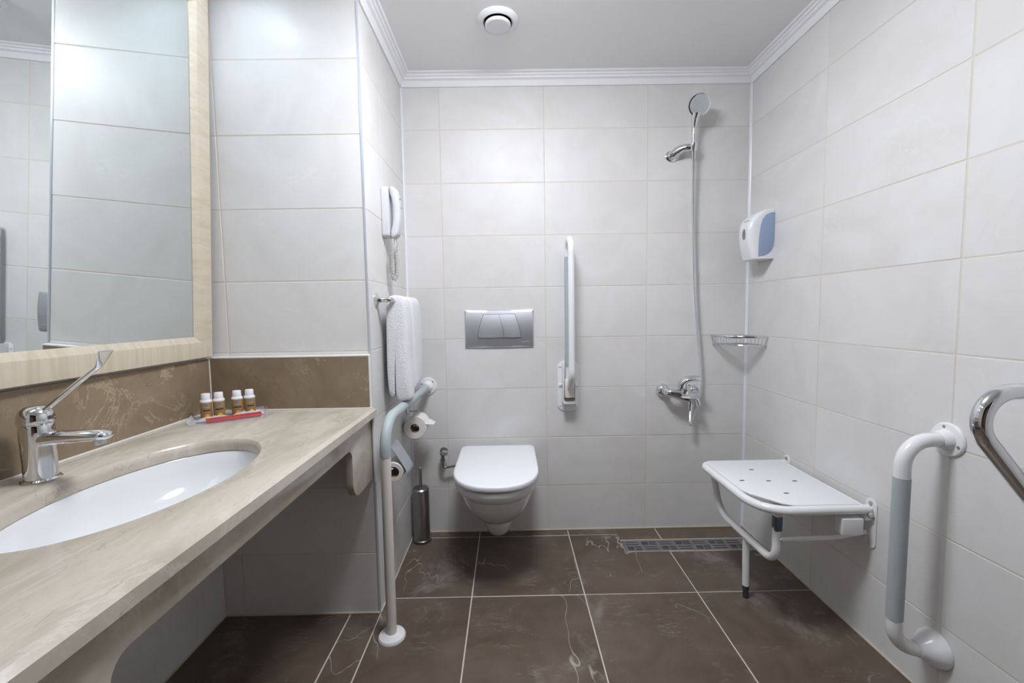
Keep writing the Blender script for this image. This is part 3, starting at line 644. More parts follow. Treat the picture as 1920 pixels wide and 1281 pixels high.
t = thing('chrome_support_rail', 'large bent chrome support rail at the right edge of the room', 'grab rail', (XR, -1.26, 0.75))
yb = -1.255
P = fillet([(XR - 0.004, yb, 0.941), (1.392, yb, 0.941), (XR - 0.004, yb, 0.598)], 0.062, 18)
obj('bent_tube', MB().tube(resample(P, 0.008), 0.0168, 24), 'chrome', t, 50)
for z in (0.941, 0.598):
    obj('wall_flange', MB().lathe([(0, 0.0003), (0.040, 0.0003), (0.039, 0.005), (0.022, 0.009), (0, 0.009)], 36, axis_mx((XR, yb, z), (-1, 0, 0))), 'chrome', t)

# folded-up rail by the toilet
t = thing('folding_grab_rail', 'folded-up white grab rail with grey sleeve on the wall plate right of the toilet', 'grab rail', (0.786, 0, 0.64))
mxw = Matrix(((1, 0, 0, 0), (0, 0, -1, 0), (0, 1, 0, 0), (0, 0, 0, 1)))     # local (x, z, -y)
pl = obj('wall_plate', MB().prism(rrect(0.735, 0.620, 0.839, 0.872, 0.034, 6), 0.0003, 0.005, 0.0015, mxw), 'enamel', t)
for sx in (0.748, 0.826):
    for sz in (0.845, 0.650): obj('screw', MB().lathe([(0, 0), (0.0065, 0), (0.0055, 0.003), (0, 0.004)], 14, axis_mx((sx, -0.005, sz), (0, -1, 0))), 'enamel', pl)
    obj('bolt_cap', MB().lathe([(0, 0), (0.0075, 0), (0.0075, 0.006), (0.005, 0.009), (0, 0.01)], 16, axis_mx((sx, -0.005, 0.752), (0, -1, 0))), 'plastic', pl)
obj('bracket', MB().box((0.757, -0.072, 0.668), (0.7605, -0.005, 0.868), 0.001).box((0.8115, -0.072, 0.668), (0.815, -0.005, 0.868), 0.001).box((0.7605, -0.008, 0.668), (0.8115, -0.005, 0.868)).box((0.7605, -0.072, 0.668), (0.8115, -0.060, 0.684), 0.001), 'enamel', t)
obj('pivot_block', MB().box((0.763, -0.085, 0.700), (0.809, -0.014, 0.788), 0.006), 'cream', t)
obj('lock_tab', MB().box((0.764, -0.080, 0.690), (0.808, -0.03, 0.698), 0.001), mat('lock_brown', (0.16, 0.13, 0.08), 0.5), t)
X = 0.786
P = resample(fillet([(X, -0.035, 0.775), (X, -0.035, 1.452), (X, -0.150, 1.452), (X, -0.150, 0.81), (X, -0.062, 0.735)], [0.056, 0.056, 0.06], 12), 0.01)
a = next(i for i, p in enumerate(P) if p.z > 0.842); b = next(i for i, p in enumerate(P) if p.z > 1.376)
obj('lower_tube', MB().tube(P[:a + 1], 0.0148, 18), 'enamel', t, 50)
obj('sleeve', MB().tube(P[a:b + 1], 0.0160, 18), 'sleeve', t, 50)
obj('bent_tube', MB().tube(P[b:], 0.0148, 18), 'enamel', t, 50)

# ------------------------------------------------------------------ toilet paper
def paper_roll(c, r, ln, label, tail=None):
    t = thing('toilet_roll', label, 'toilet roll', c)
    mx = axis_mx(c, (0, 1, 0))
    obj('paper', MB().lathe([(0.021, -ln / 2), (r - 0.002, -ln / 2), (r, -ln / 2 + 0.003), (r, ln / 2 - 0.003), (r - 0.002, ln / 2), (0.021, ln / 2), (0.021, -ln / 2)], 44, mx), 'paper', t, 50)
    obj('core', MB().lathe([(0.0208, -ln / 2 + 0.001), (0.0208, ln / 2 - 0.001), (0.0198, ln / 2 - 0.001), (0.0198, -ln / 2 + 0.001), (0.0208, -ln / 2 + 0.001)], 32, mx), 'card', t, 50)
    if tail: obj('loose_sheet', tail, 'paper', t, 60)
    return t
c1 = Vector((0.062, -0.150, 0.597))
tail = MB(); n = 10; top = []; 
for k in range(n + 1):
    f = k / n; top.append((c1.x + 0.0505 * math.sin(0.2 + 1.0 * min(f * 2, 1)) + max(0, f - 0.5) * 0.062, c1.z + 0.0515 * math.cos(0.2 + 1.0 * min(f * 2, 1)) - max(0, f - 0.5) * 0.03))
rings = [[(x, c1.y - 0.050 + 0.09 * (max(0, (k / n) - 0.5)), z), (x, c1.y + 0.050, z), (x, c1.y + 0.050, z + 0.0012), (x, c1.y - 0.050 + 0.09 * (max(0, (k / n) - 0.5)), z + 0.0012)] for k, (x, z) in enumerate(top)]
tail.loft(rings)
paper_roll(c1, 0.050, 0.10, 'white toilet roll on the upper holder with its loose sheet sticking out', tail)
t = thing('roll_holder', 'chrome toilet roll holder, the upper one near the corner', 'holder', (0, -0.085, 0.66))
obj('wall_flange', MB().lathe([(0, 0.0003), (0.019, 0.0003), (0.018, 0.005), (0.009, 0.010), (0, 0.010)], 24, axis_mx((0, -0.082, 0.650), (1, 0, 0))), 'chrome', t)
obj('arm', MB().tube(fillet([(0.006, -0.082, 0.650), (0.062, -0.082, 0.650), (0.062, -0.082, 0.612), (0.062, -0.212, 0.612)], 0.012, 6), 0.0042, 12), 'chrome', t)
c2 = Vector((0.052, -0.480, 0.520))
paper_roll(c2, 0.037, 0.10, 'toilet roll under the chrome flap, partly behind the cream post')
t = thing('roll_holder', 'chrome toilet roll holder with a cover flap, lower on the niche wall', 'holder', (0, -0.48, 0.60))
obj('wall_flange', MB().lathe([(0, 0.0003), (0.020, 0.0003), (0.019, 0.005), (0.009, 0.012), (0.007, 0.03), (0, 0.03)], 24, axis_mx((0, -0.480, 0.612), (1, 0, 0))), 'chrome', t)
obj('hinge_bar', MB().tube([(0.038, -0.537, 0.612), (0.038, -0.428, 0.612)], 0.0048, 12).tube([(0.02, -0.48, 0.612), (0.040, -0.48, 0.612)], 0.0055, 12).sphere((0.038, -0.540, 0.612), 0.0075), 'chrome', t)
prof2 = [(0.036, 0.618), (0.046, 0.612), (0.062, 0.588), (0.078, 0.562), (0.094, 0.534), (0.101, 0.518), (0.103, 0.506), (0.100, 0.496)]
rings = [[(x, -0.530, z), (x, -0.432, z), (x + 0.0012, -0.432, z + 0.0010), (x + 0.0012, -0.530, z + 0.0010)] for x, z in prof2]
obj('cover_flap', MB().loft(rings), 'satin', t, 60)
obj('arm', MB().tube(fillet([(0.038, -0.537, 0.612), (0.040, -0.540, 0.536), (0.052, -0.540, 0.536), (0.052, -0.425, 0.536)], 0.005, 6), 0.0032, 12), 'chrome', t)

# ------------------------------------------------------------------ toilet brush
t = thing('toilet_brush', 'brushed steel toilet brush holder with upright handle in the corner', 'brush', (0.053, -0.075, 0))
mx = Matrix.Translation((0.053, -0.075, 0))
obj('holder', MB().lathe([(0, 0.001), (0.043, 0.001), (0.043, 0.012), (0.0405, 0.014), (0.0405, 0.255), (0.0395, 0.257), (0.0, 0.257)], 40, mx), 'steel', t)
obj('base_ring', MB().lathe([(0.0445, 0.0005), (0.0445, 0.010), (0.0432, 0.012), (0.0432, 0.0005), (0.0445, 0.0005)], 40, mx), 'rubber', t)
obj('lid', MB().lathe([(0.0, 0.2575), (0.041, 0.2575), (0.041, 0.262), (0.036, 0.268), (0.014, 0.272), (0, 0.272)], 40, mx), 'steel', t)
obj('handle', MB().lathe([(0, 0.272), (0.0075, 0.272), (0.0075, 0.358), (0.0055, 0.362), (0.0055, 0.366), (0.003, 0.369), (0, 0.369)], 20, mx), 'steel', t)

# ------------------------------------------------------------------ toilet
TX = 0.434
def dshape(hw, yf, yb_, ymid, z, n=24, p=2.15, rb=0.02):
    pts = []
    for k in range(5): a = math.radians(90 * k / 4); pts.append((TX + hw - rb + rb * math.sin(a), yb_ - rb + rb * math.cos(a), z))
    for k in range(n + 1):
        a = PI * k / n; c, s = math.cos(a), math.sin(a)
        pts.append((TX + hw * abs(c) ** (2 / p) * (1 if c >= 0 else -1), ymid - (ymid - yf) * abs(s) ** (2 / p), z))
    for k in range(5): a = math.radians(90 - 90 * k / 4); pts.append((TX - hw + rb - rb * math.sin(a), yb_ - rb + rb * math.cos(a), z))
    return pts
t = thing('toilet', 'white wall-hung toilet with closed lid', 'toilet', (TX, -0.27, 0.06))
S = [(0.432, 0.160, -0.520, -0.30), (0.4335, 0.174, -0.534, -0.30), (0.430, 0.179, -0.540, -0.30), (0.418, 0.181, -0.542, -0.30), (0.402, 0.178, -0.537, -0.30), (0.388, 0.171, -0.527, -0.295), (0.381, 0.166, -0.519, -0.29),
     (0.377, 0.1615, -0.512, -0.29), (0.371, 0.1600, -0.509, -0.285), (0.355, 0.155, -0.500, -0.28), (0.325, 0.147, -0.480, -0.27), (0.290, 0.137, -0.450, -0.25), (0.255, 0.121, -0.412, -0.23), (0.228, 0.103, -0.375, -0.21), (0.208, 0.084, -0.340, -0.20), (0.198, 0.060, -0.305, -0.18)]
rings = [dshape(hw, yf, -0.0004, ym, z, rb=min(0.02, hw * 0.3)) for z, hw, yf, ym in S]
obj('bowl', MB().loft(rings), 'ceramic', t, 40)
S = [(0.235, 0.072, -0.285, -0.15), (0.200, 0.0715, -0.282, -0.15), (0.165, 0.070, -0.275, -0.15), (0.130, 0.065, -0.260, -0.145), (0.105, 0.056, -0.238, -0.14), (0.088, 0.042, -0.208, -0.13), (0.080, 0.022, -0.175, -0.12)]
obj('trapway', MB().loft([dshape(hw, yf, -0.0004, ym, z, rb=min(0.012, hw * 0.3)) for z, hw, yf, ym in S]), 'ceramic', t, 60)
obj('seat', MB().loft([dshape(0.170, -0.534, -0.058, -0.31, 0.4345), dshape(0.174, -0.540, -0.055, -0.31, 0.4365), dshape(0.174, -0.540, -0.055, -0.31, 0.4375)]), 'rubber', t, 40)  # dark colour paints in the shaded gap line between lid and rim
L = [(0.4378, 0.1745, -0.541, 0.000), (0.4385, 0.1775, -0.545, 0.0), (0.4440, 0.1790, -0.5475, 0), (0.4560, 0.1785, -0.547, 0), (0.4590, 0.1770, -0.545, 0), (0.4608, 0.1735, -0.5405, 0), (0.4618, 0.165, -0.531, 0), (0.4628, 0.120, -0.47, 0)]
rings = []
for z, hw, yf, _ in L:
    ins = 0.179 - hw
    rings.append(dshape(hw, yf, -0.038 - ins, -0.345, z, p=2.25, rb=0.028))
rl = obj('lid', MB().loft(rings), 'seatp', t, 40)
for sx in (-0.075, 0.075): obj('hinge', MB().lathe([(0, 0), (0.013, 0), (0.013, 0.024), (0, 0.024)], 20, Matrix.Translation((TX + sx, -0.05, 0.434))), 'plastic', t)

# stop valve and supply pipe
t = thing('stop_valve', 'tarnished angle valve with bent pipe left of the toilet', 'valve', (0.162, 0, 0.425))
obj('escutcheon', MB().lathe([(0, 0.0003), (0.020, 0.0003), (0.018, 0.006), (0.010, 0.010), (0, 0.010)], 24, axis_mx((0.160, 0, 0.425), (0, -1, 0))), 'steel', t)
obj('valve_body', MB().tube([(0.160, -0.008, 0.425), (0.160, -0.055, 0.425)], 0.0085, 16).sphere((0.160, -0.045, 0.423), 0.0125).tube([(0.160, -0.045, 0.423), (0.159, -0.045, 0.392)], 0.0075, 14), 'steel', t)
obj('knob', MB().box((0.158, -0.070, 0.424), (0.186, -0.040, 0.441), 0.004), 'satin', t)
obj('union_nut', MB().lathe([(0, 0), (0.0115, 0), (0.0115, 0.012), (0, 0.012)], 6, Matrix.Translation((0.159, -0.045, 0.386))), 'steel', t, 20)
obj('supply_pipe', MB().tube(fillet([(0.159, -0.045, 0.39), (0.158, -0.045, 0.352), (0.215, -0.045, 0.362), (0.268, -0.036, 0.376)], [0.016, 0.03], 8), 0.0055, 12), 'steel', t)

# ------------------------------------------------------------------ flush plate
t = thing('flush_plate', 'rectangular satin metal flush plate with two buttons above the toilet', 'flush plate', (0.45, 0, 1.038))
x0, x1, z0, z1 = 0.281, 0.620, 0.944, 1.130
def plate_surface(x, z): return 0.0075 + 0.003 * (1 - ((x - 0.4505) / 0.17) ** 2) + 0.0095 * (1 - ((z - 1.037) / 0.093) ** 2)
rings = []; outl = rrect(x0, z0, x1, z1, 0.010, 5)
cx, cz = (x0 + x1) / 2, (z0 + z1) / 2
nx, nz = 36, 20; vs = []; fs = []
for i in range(nx + 1):
    for jz in range(nz + 1):
        x = x0 + 0.004 + (x1 - x0 - 0.008) * i / nx; z = z0 + 0.004 + (z1 - z0 - 0.008) * jz / nz; vs.append((x, -plate_surface(x, z), z))
for i in range(nx):
    for jz in range(nz): a = i * (nz + 1) + jz; fs.append((a, a + 1, a + nz + 2, a + nz + 1))
rim = [i * (nz + 1) for i in range(nx + 1)] + [nx * (nz + 1) + k for k in range(1, nz + 1)] + [i * (nz + 1) + nz for i in range(nx - 1, -1, -1)] + [k for k in range(nz - 1, 0, -1)]
base = len(vs)
for q in rim:
    v = vs[q]; ex = x0 + (v[0] - x0 - 0.004) * (x1 - x0) / (x1 - x0 - 0.008); ez = z0 + (v[2] - z0 - 0.004) * (z1 - z0) / (z1 - z0 - 0.008); vs.append((ex, -0.006, ez))
for q in rim:
    v = vs[base + rim.index(q)]; vs.append((v[0], -0.0003, v[2]))
nr = len(rim)
for k in range(nr):
    k2 = (k + 1) % nr; fs.append((rim[k], rim[k2], base + k2, base + k)); fs.append((base + k, base + k2, base + nr + k2, base + nr + k))
obj('plate', MB().add(vs, fs), 'satin', t, 40)
# buttons: trapezoid with bowed sides
zt, zb_ = 1.1085, 0.9935
def edge_x(side, f):     # f: 0 top .. 1 bottom
    if side == 0: return 0.3735 - 0.028 * (1 - (1 - f) ** 1.6)
    if side == 1: return 0.4490 + 0.0235 * (1 - (1 - f) ** 1.6)
    return 0.5270 + 0.0285 * (1 - (1 - f) ** 1.6)
def button(sa, sb, gap):
    vs = []; fs = []; nu, nv = 12, 12
    for lay in (0, 1):
        for jv in range(nv + 1):
            f = jv / nv; xa = edge_x(sa, f) + gap; xb_ = edge_x(sb, f) - gap; z = zt - gap + (zb_ - zt + 2 * gap) * f
            for iu in range(nu + 1):
                u = iu / nu; x = xa + (xb_ - xa) * u; d = plate_surface(x, z)
                if lay: d += 0.0007 + 0.0042 * f + 0.0028 * math.sin(PI * u) * f ** 3
                else: d -= 0.003
                vs.append((x, -d, z))
    n1 = (nu + 1) * (nv + 1)
    for jv in range(nv):
        for iu in range(nu):
            a = jv * (nu + 1) + iu; q = (a, a + 1, a + nu + 2, a + nu + 1); fs.append(q); fs.append(tuple(n1 + k for k in q))
    rim = [k for k in range(nu + 1)] + [jv * (nu + 1) + nu for jv in range(1, nv + 1)] + [nv * (nu + 1) + k for k in range(nu - 1, -1, -1)] + [jv * (nu + 1) for jv in range(nv - 1, 0, -1)]
    for k in range(len(rim)): a, b = rim[k], rim[(k + 1) % len(rim)]; fs.append((a, b, n1 + b, n1 + a))
    return MB().add(vs, fs)
gapmb = MB(); g = []
sl = [(edge_x(0, f) - 0.001, zt + (zb_ - zt) * f) for f in [k / 12 for k in range(13)]]; sr = [(edge_x(2, f) + 0.001, zt + (zb_ - zt) * f) for f in [k / 12 for k in range(13)]]
vs = []; fs = []
for k in range(13):
    for m_ in range(13):
        x = sl[k][0] + (sr[k][0] - sl[k][0]) * m_ / 12; z = sl[k][1] + (0.001 if k == 0 else -0.001 if k == 12 else 0); vs.append((x, -plate_surface(x, z) - 0.00025, z))
for k in range(12):
    for m_ in range(12): a = k * 13 + m_; fs.append((a, a + 1, a + 14, a + 13))
n1 = len(vs); vs += [(v[0], v[1] + 0.0006, v[2]) for v in vs]; fs += [tuple(n1 + q for q in f) for f in fs]
obj('button_gap', MB().add(vs, fs), 'black', t, 40)
obj('button', button(0, 1, 0.0007), 'satin', t, 40); obj('button', button(1, 2, 0.0007), 'satin', t, 40)
mk = MB()
for k in range(6): mk.box((0.560 + 0.0062 * k, -plate_surface(0.575, 0.972) - 0.0003, 0.969), (0.564 + 0.0062 * k, -plate_surface(0.575, 0.972) + 0.001, 0.974))
obj('maker_mark', mk, 'ink', t, 0)

# ------------------------------------------------------------------ shower set
t = thing('shower_holder', 'curved chrome wall holder under the shower head', 'holder', (1.300, 0, 1.862))
P = spline([(1.296, -0.003, 1.852), (1.305, -0.016, 1.862), (1.325, -0.035, 1.874), (1.350, -0.052, 1.877), (1.368, -0.060, 1.873)], 8)
n = len(P); rr = [(0.016 + 0.006 * math.sin(PI * min(1, 1.5 * (i / (n - 1)))) * (1 if i / n < 0.66 else 0.3), 0.030 - 0.017 * (i / (n - 1)) ** 0.7) for i in range(n)]
obj('arm', MB().tube(P, rr, 24, ref=(0, 0, 1)), 'chrome', t, 60)
obj('wall_plate', MB().lathe([(0, 0.0003), (0.034, 0.0003), (0.033, 0.004), (0.026, 0.008), (0, 0.008)], 32, axis_mx((1.298, 0, 1.855), (0, -1, 0)) @ Matrix.Diagonal((1.0, 0.8, 1, 1))), 'chrome', t)
obj('clamp', MB().lathe([(0.0135, -0.017), (0.0175, -0.017), (0.0185, 0.0), (0.0180, 0.017), (0.0135, 0.017), (0.0135, -0.017)], 28, axis_mx((1.376, -0.062, 1.873), (0.03, -0.18, 1))), 'chrome', t)
t = thing('hand_shower', 'chrome hand shower with round spray head on the back wall', 'shower head', (1.376, -0.062, 1.85))
hn = Vector((-0.16, -0.93, -0.33)).normalized(); hc = Vector((1.381, -0.105, 2.045))
mx = axis_mx(hc, hn)
obj('spray_head', MB().lathe([(0, -0.022), (0.020, -0.021), (0.036, -0.014), (0.0465, -0.004), (0.0485, 0.003), (0.0475, 0.0065), (0.0445, 0.007), (0.0, 0.0065)], 44, mx), 'chrome', t)
obj('spray_plate', MB().lathe([(0, 0.0072), (0.041, 0.0072), (0.0445, 0.0062)], 44, mx), 'limescale', t)
nz_ = MB()
for ring, cnt in ((0.008, 8), (0.017, 14), (0.026, 18), (0.035, 24)):
    for k in range(cnt):
        a = 2 * PI * k / cnt + ring * 40; nz_.lathe([(0.0015, 0.007), (0.0012, 0.0088), (0, 0.0089)], 6, mx @ Matrix.Translation((ring * math.cos(a), ring * math.sin(a), 0)))
obj('nozzles', nz_, 'nozzle', t, 60)
P = spline([(1.3765, -0.088, 2.018), (1.3745, -0.080, 1.995), (1.3740, -0.073, 1.965), (1.3745, -0.068, 1.92), (1.3755, -0.064, 1.873), (1.377, -0.061, 1.845)], 8)
n = len(P); rr = [0.024 - 0.011 * min(1, (i / n) / 0.38) if i / n < 0.38 else 0.0130 - 0.0018 * (i / n) for i in range(n)]
obj('handle', MB().tube(P, rr, 22), 'chrome', t, 60)
t = thing('shower_hose', 'long flexible chrome hose hanging from the hand shower', 'hose', (1.4, -0.06, 0.7))
P = resample(spline([(1.378, -0.060, 1.846), (1.380, -0.056, 1.80), (1.386, -0.045, 1.60), (1.395, -0.040, 1.35), (1.410, -0.040, 1.10), (1.428, -0.040, 0.90), (1.436, -0.038, 0.80), (1.437, -0.034, 0.73), (1.428, -0.036, 0.67), (1.408, -0.045, 0.615), (1.388, -0.06, 0.566), (1.380, -0.066, 0.556), (1.374, -0.070, 0.566), (1.373, -0.072, 0.61), (1.374, -0.073, 0.648)], 16), 0.0016)
obj('hose', MB().tube(P, [0.0078 if i % 2 else 0.0068 for i in range(len(P))], 12), 'hose', t, 20)
obj('hose_cone', MB().tube([(1.378, -0.060, 1.850), (1.379, -0.058, 1.815)], [0.0105, 0.0085], 18), 'chrome', t)
obj('hose_nut', MB().tube([(1.3735, -0.072, 0.625), (1.374, -0.073, 0.655)], [0.0095, 0.0105], 18), 'chrome', t)
# mixer
t = thing('shower_mixer', 'chrome lever shower mixer with round wall covers', 'mixer', (1.337, 0, 0.71))
for x, z in ((1.262, 0.716), (1.412, 0.706)):
    obj('wall_cover', MB().lathe([(0, 0.0003), (0.033, 0.0003), (0.0335, 0.006), (0.029, 0.020), (0.020, 0.028), (0.013, 0.031), (0, 0.031)], 36, axis_mx((x, 0, z), (0, -1, 0))), 'chrome', t)
P = spline([(1.262, -0.026, 0.716), (1.264, -0.05, 0.716), (1.276, -0.066, 0.713), (1.305, -0.071, 0.708), (1.340, -0.074, 0.702), (1.372, -0.073, 0.696), (1.400, -0.066, 0.699), (1.410, -0.05, 0.704), (1.412, -0.026, 0.706)], 8)
n = len(P)
rr = []
for i in range(n):
    f = i / (n - 1); bul = math.exp(-((f - 0.52) / 0.2) ** 2); rr.append((0.0175 + 0.013 * bul, 0.015 + 0.010 * bul))
obj('body', MB().tube(P, rr, 24, ref=(0, 0, 1)), 'chrome', t, 60)
obj('outlet', MB().tube([(1.374, -0.073, 0.690), (1.374, -0.073, 0.650)], [0.013, 0.0115], 20), 'chrome', t)
obj('spout_nose', MB().tube(spline([(1.385, -0.072, 0.695), (1.400, -0.085, 0.678), (1.404, -0.092, 0.655)], 6), 0.0115, 18), 'chrome', t)
obj('cartridge', MB().lathe([(0, 0), (0.0245, 0), (0.0245, 0.024), (0.0235, 0.026), (0, 0.026)], 32, axis_mx((1.345, -0.078, 0.718), (0, -0.25, 1))), 'chrome', t)
P = spline([(1.330, -0.070, 0.742), (1.333, -0.078, 0.764), (1.348, -0.088, 0.782), (1.375, -0.098, 0.789), (1.408, -0.106, 0.787)], 6)
n = len(P)
obj('lever', MB().tube(P, [(0.024 - 0.0185 * min(1, 1.3 * i / (n - 1)), 0.026 - 0.012 * i / (n - 1)) for i in range(n)], 20, ref=(1, 0, 0.2)), 'chrome', t, 60)
obj('lever_mark', MB().lathe([(0, 0), (0.003, 0), (0.003, 0.002), (0, 0.002)], 12, axis_mx((1.350, -0.109, 0.757), (0, -1, 0))), 'rubber', t)

# ------------------------------------------------------------------ wire corner basket
t = thing('corner_basket', 'chrome wire soap basket in the shower corner', 'basket', (XR, 0, 0.945))
RB = 0.176; zc0, zc1 = 0.946, 0.985
q = lambda r, a: (XR - 0.004 - r * math.cos(a), -0.004 - r * math.sin(a))
A = [PI / 2 * k / 24 for k in range(25)]
obj('rim', MB().tube([(*q(RB, a), zc1) for a in A], [(0.006, 0.002)] * 25, 10, ref=(0, 0, 1)).tube([(*q(0.0, 0), zc1), (*q(RB, 0), zc1)], 0.0025, 8).tube([(*q(0.0, 0), zc1), (*q(RB, PI / 2), zc1)], 0.0025, 8), 'chrome', t)
obj('lower_ring', MB().tube([(*q(RB * 0.95, a), zc0) for a in A], 0.0025, 8).tube([(*q(0.0, 0), zc0), (*q(RB * .95, 0), zc0)], 0.0022, 8).tube([(*q(0.0, 0), zc0), (*q(RB * .95, PI / 2), zc0)], 0.0022, 8), 'chrome', t)
for k in range(18):
    a = PI / 2 * (k + 0.5) / 18
    obj('wire', MB().tube([(*q(RB, a), zc1), (*q(RB * 0.96, a), zc0)], 0.0013, 6), 'chrome', t)
for k in range(1, 14):
    x_ = RB * 0.95 * k / 14; y_ = math.sqrt((RB * 0.95) ** 2 - x_ ** 2)
    obj('wire', MB().tube([(XR - 0.004 - x_, -0.004, zc0), (XR - 0.004 - x_, -0.004 - y_, zc0)], 0.0013, 6), 'chrome', t)

# ------------------------------------------------------------------ soap dispenser
t = thing('soap_dispenser', 'white and grey-blue liquid soap dispenser on the right wall', 'dispenser', (XR, -0.14, 1.33))
ya, yb2 = -0.203, -0.085
def sec(d, z, ins=0.0):
    pts = [(0.0003, yb2 - ins), (d * 0.35, yb2 - ins)]
    for k in range(9):
        a = PI / 2 * k / 8; pts.append((d * 0.62 + (d * 0.38) * math.sin(a), yb2 - ins - 0.040 * (1 - math.cos(a))))
    for k in range(9):
        a = PI / 2 * k / 8; pts.append((d * 0.70 + (d * 0.30) * math.cos(a), ya + ins + 0.022 * (1 - math.sin(a))))
    pts += [(d * 0.35, ya + ins), (0.0003, ya + ins)]
    return [(XR - x * 1.07, y, z) for x, y in pts]
prof = [(1.336, 0.078, 0.004), (1.338, 0.083, 0.001), (1.36, 0.090, 0), (1.40, 0.098, 0), (1.44, 0.103, 0), (1.47, 0.103, 0), (1.495, 0.099, 0), (1.515, 0.090, 0), (1.532, 0.074, 0), (1.545, 0.054, 0), (1.553, 0.036, 0.001), (1.558, 0.015, 0.003)]
obj('shell', MB().loft([sec(d, z, i) for z, d, i in prof]), 'plastic', t, 50)
side = [(0.001, 1.540), (0.020, 1.538), (0.040, 1.528), (0.054, 1.510), (0.062, 1.485), (0.068, 1.44), (0.070, 1.39), (0.0695, 1.348), (0.050, 1.350), (0.028, 1.358), (0.012, 1.372), (0.004, 1.392), (0.001, 1.42)]
mxd = Matrix(((-1, 0, 0, XR), (0, 0, -1, ya), (0, 1, 0, 0), (0, 0, 0, 1)))
obj('side_panel', MB().prism(side, -0.003, 0.0015, 0.0008, mxd), 'blue', t)
wc_ = Vector((XR - 0.1108, -0.158, 1.452))
wn = Vector((-1, -0.10, 0.02)).normalized()
obj('level_window', MB().lathe([(0, 0.0015), (0.9, 0.0012), (1.0, 0.0)], 28, axis_mx(wc_, wn, (0, -1, 0)) @ Matrix.Diagonal((0.0125, 0.024, 1, 1))), 'smoke', t)
mk = MB()
for k in range(7): mk.box((XR - 0.1010, -0.178 + 0.006 * k, 1.509), (XR - 0.096, -0.1735 + 0.006 * k, 1.5125))
obj('maker_mark', mk, 'ink', t, 0)

# ------------------------------------------------------------------ fold-down shower seat
t = thing('shower_bench', 'white wall-mounted folding shower seat with support leg', 'shower seat', (1.5, -0.55, 0))
ZS = 0.455; yn, yfar = -0.765, -0.335; r = 0.0150
P = fillet([(1.668, yn + 0.005, ZS), (1.36, yn, ZS), (1.312, -0.69, ZS), (1.312, yfar, ZS), (1.668, yfar, ZS)], [0.10, 0.16, 0.045], 12)
P = resample(P, 0.008)
obj('seat_frame', MB().tube(P, r, 18), 'enamel', t, 50)
obj('rear_tube', MB().tube([(1.655, yn, ZS), (1.655, yfar, ZS)], 0.0120, 16), 'enamel', t)
out = [(1.640, yfar - 0.004), (1.345, yfar - 0.004), (1.326, yfar - 0.018), (1.320, yfar - 0.04), (1.320, -0.632), (1.332, -0.665), (1.395, -0.742), (1.43, yn + 0.006), (1.640, yn + 0.006)]
slots = [(1.461, -0.447), (1.366, -0.551), (1.461, -0.56), (1.556, -0.565), (1.457, -0.668)]
def seat_panel():
    mb = MB(); nx, ny = 20, 14
    return mb.prism(out, ZS + r - 0.003, ZS + r + 0.002, 0.0015)
obj('seat_panel', seat_panel(), 'seatp', t)
for sx, sy in slots:
    obj('drain_slot', MB().prism(rrect(sx - 0.009, sy - 0.004, sx + 0.009, sy + 0.004, 0.0038), ZS + r - 0.002, ZS + r + 0.0024), 'rubber', t, 0)
# U support
xu = 1.392
P = fillet([(1.352, yfar - 0.01, ZS - 0.012), (xu - 0.006, yfar - 0.02, 0.252), (xu, -0.722, 0.252), (xu, -0.722, 0.378)], [0.07, 0.055], 12)
obj('support_bow', MB().tube(resample(P, 0.008), 0.0135, 18), 'enamel', t, 50)
obj('hinge_strap', MB().box((xu - 0.0125, -0.737, 0.368), (xu + 0.0125, -0.710, 0.428), 0.007, None, 3), 'dmetal', t)
obj('hinge_cap', MB().box((xu - 0.0135, -0.740, 0.420), (xu + 0.0135, -0.711, 0.447), 0.004), 'enamel', t)
obj('rivet', MB().lathe([(0, 0), (0.0055, 0), (0.004, 0.004), (0, 0.005)], 14, axis_mx((xu + 0.007, -0.740, 0.426), (0, -1, 0))), 'screw', t)
obj('leg', MB().tube([(xu + 0.003, -0.536, 0.254), (xu + 0.006, -0.536, 0.050)], 0.0128, 18), 'enamel', t)
obj('leg_ring', MB().tube([(xu + 0.006, -0.536, 0.0505), (xu + 0.006, -0.536, 0.045)], 0.0135, 18), 'rubber', t)
obj('leg_foot', MB().lathe([(0, 0.0006), (0.0095, 0.0006), (0.0105, 0.006), (0.0100, 0.030), (0.0115, 0.032), (0.0115, 0.046), (0, 0.046)], 18, Matrix.Translation((xu + 0.006, -0.536, 0))), 'rubber', t)
obj('brace_bar', MB().tube(spline([(xu + 0.004, -0.741, 0.345), (1.50, -0.742, 0.348), (1.585, -0.743, 0.352), (1.625, -0.752, 0.365), (1.662, -0.765, 0.380)], 6), [(0.0078, 0.0022)] * 25, 10, ref=(0, 0, 1)), 'enamel', t, 40)
obj('brace_rivet', MB().lathe([(0, 0), (0.006, 0), (0.0045, 0.004), (0, 0.005)], 14, axis_mx((xu + 0.004, -0.743, 0.345), (0, -1, 0))), 'screw', t)
mxr = Matrix(((0, 0, -1, XR), (1, 0, 0, 0), (0, 1, 0, 0), (0, 0, 0, 1)))
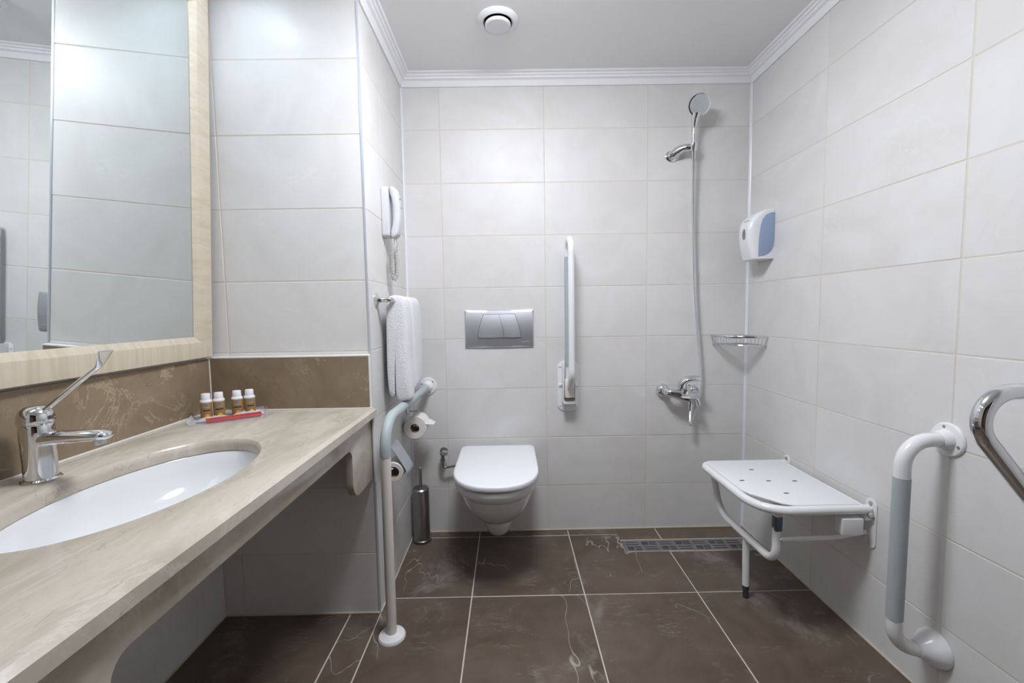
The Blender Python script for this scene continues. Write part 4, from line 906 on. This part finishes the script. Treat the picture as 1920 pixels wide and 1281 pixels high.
for y, first in ((-0.760, True), (-0.335, False)):
    br = obj('wall_bracket', MB().prism(rrect(y - 0.022, 0.325, y + 0.022, 0.490, 0.0205, 8), 0.0003, 0.004, 0.001, mxr).box((XR - 0.030, y - 0.010, 0.420), (XR - 0.002, y + 0.014, 0.462), 0.003), 'enamel', t, 40)
    for z in (0.476, 0.340): obj('screw', MB().lathe([(0, 0), (0.007, 0), (0.006, 0.004), (0, 0.005)], 14, axis_mx((XR - 0.004, y, z), (-1, 0, 0))), 'screw', br)
    obj('pivot_bolt', MB().lathe([(0, 0), (0.0095, 0), (0.0095, 0.006), (0.007, 0.009), (0, 0.009)], 6, axis_mx((XR - 0.017, y - 0.0102, 0.441), (0, -1, 0))), 'screw', br)
    obj('stop_block', MB().box((1.572, y - 0.018, 0.376), (1.640, y + 0.016, 0.430), 0.003), 'plastic', t)

# ------------------------------------------------------------------ floor drain grate
t = thing('floor_drain', 'long steel drain grate with woven slot pattern in the shower floor', 'drain', (1.34, -0.16, 0))
gx0, gx1, gy0, gy1 = 1.029, 1.672, -0.2085, -0.1125
plate = MB().box((gx0, gy0, -0.0035), (gx1, gy1, -0.0005))
slot = MB()
def sl_box(xa, xb, ya_, yb_): slot.box((xa, ya_, -0.006), (xb, yb_, 0.002))
k = 0
while True:
    bx = gx0 + 0.012 + 0.162 * k
    if bx > gx1: break
    yT, yB = gy1 - 0.010, gy0 + 0.010; H = (yT - yB) / 2 - 0.003
    def hgroup(xa, xb, ytop, n, h_):
        for i in range(n):
            if xb < gx1 - 0.006: yy = ytop - h_ * (i + 0.5) / n; sl_box(xa, xb, yy - 0.0027, yy + 0.0027)
    def vgroup(xa, xb, ytop, n, h_):
        for i in range(n):
            xx = xa + (xb - xa) * (i + 0.5) / n
            if xx < gx1 - 0.008: sl_box(xx - 0.0022, xx + 0.0022, ytop - h_ + 0.003, ytop - 0.003)
    hgroup(bx, bx + 0.060, yT, 2, H); vgroup(bx + 0.078, bx + 0.108, yT, 4, H); hgroup(bx + 0.113, bx + 0.148, yT, 3, H)
    y2 = yT - H - 0.006
    vgroup(bx, bx + 0.030, y2, 4, H); hgroup(bx + 0.036, bx + 0.066, y2, 3, H); hgroup(bx + 0.080, bx + 0.142, y2, 2, H)
    k += 1
gr = obj('grate', plate, 'grate', t, 0)
tmp = obj('slot_cutter', slot, 'black', None, 0)
md = gr.modifiers.new('cut', 'BOOLEAN'); md.operation = 'DIFFERENCE'; md.object = tmp; md.solver = 'EXACT'; md.use_self = True
OFFg = Vector(t.location); tmp.data.transform(Matrix.Identity(4))
bpy.context.view_layer.update()
dg = bpy.context.evaluated_depsgraph_get(); me2 = bpy.data.meshes.new_from_object(gr.evaluated_get(dg)); gr.modifiers.clear(); gr.data = me2
bpy.data.objects.remove(tmp, do_unlink=True)
obj('channel', MB().box((gx0, gy0, -0.046), (gx1, gy1, -0.040)).box((gx0 - 0.001, gy0 - 0.001, -0.046), (gx0 + 0.001, gy1, -0.004)).box((gx0, gy0 - 0.001, -0.046), (gx1, gy0 + 0.001, -0.004)).box((gx0, gy1 - 0.001, -0.046), (gx1, gy1 + 0.001, -0.004)), 'black', t, 0)
for n_, (lo_, hi_) in enumerate((((gx0, gy1, -0.004), (gx1, gy1 + 0.004, 0.0004)), ((gx0, gy0 - 0.003, -0.004), (gx1, gy0, 0.0)))):
    obj('sealant', MB().box(lo_, hi_), 'fgrout', t, 0)
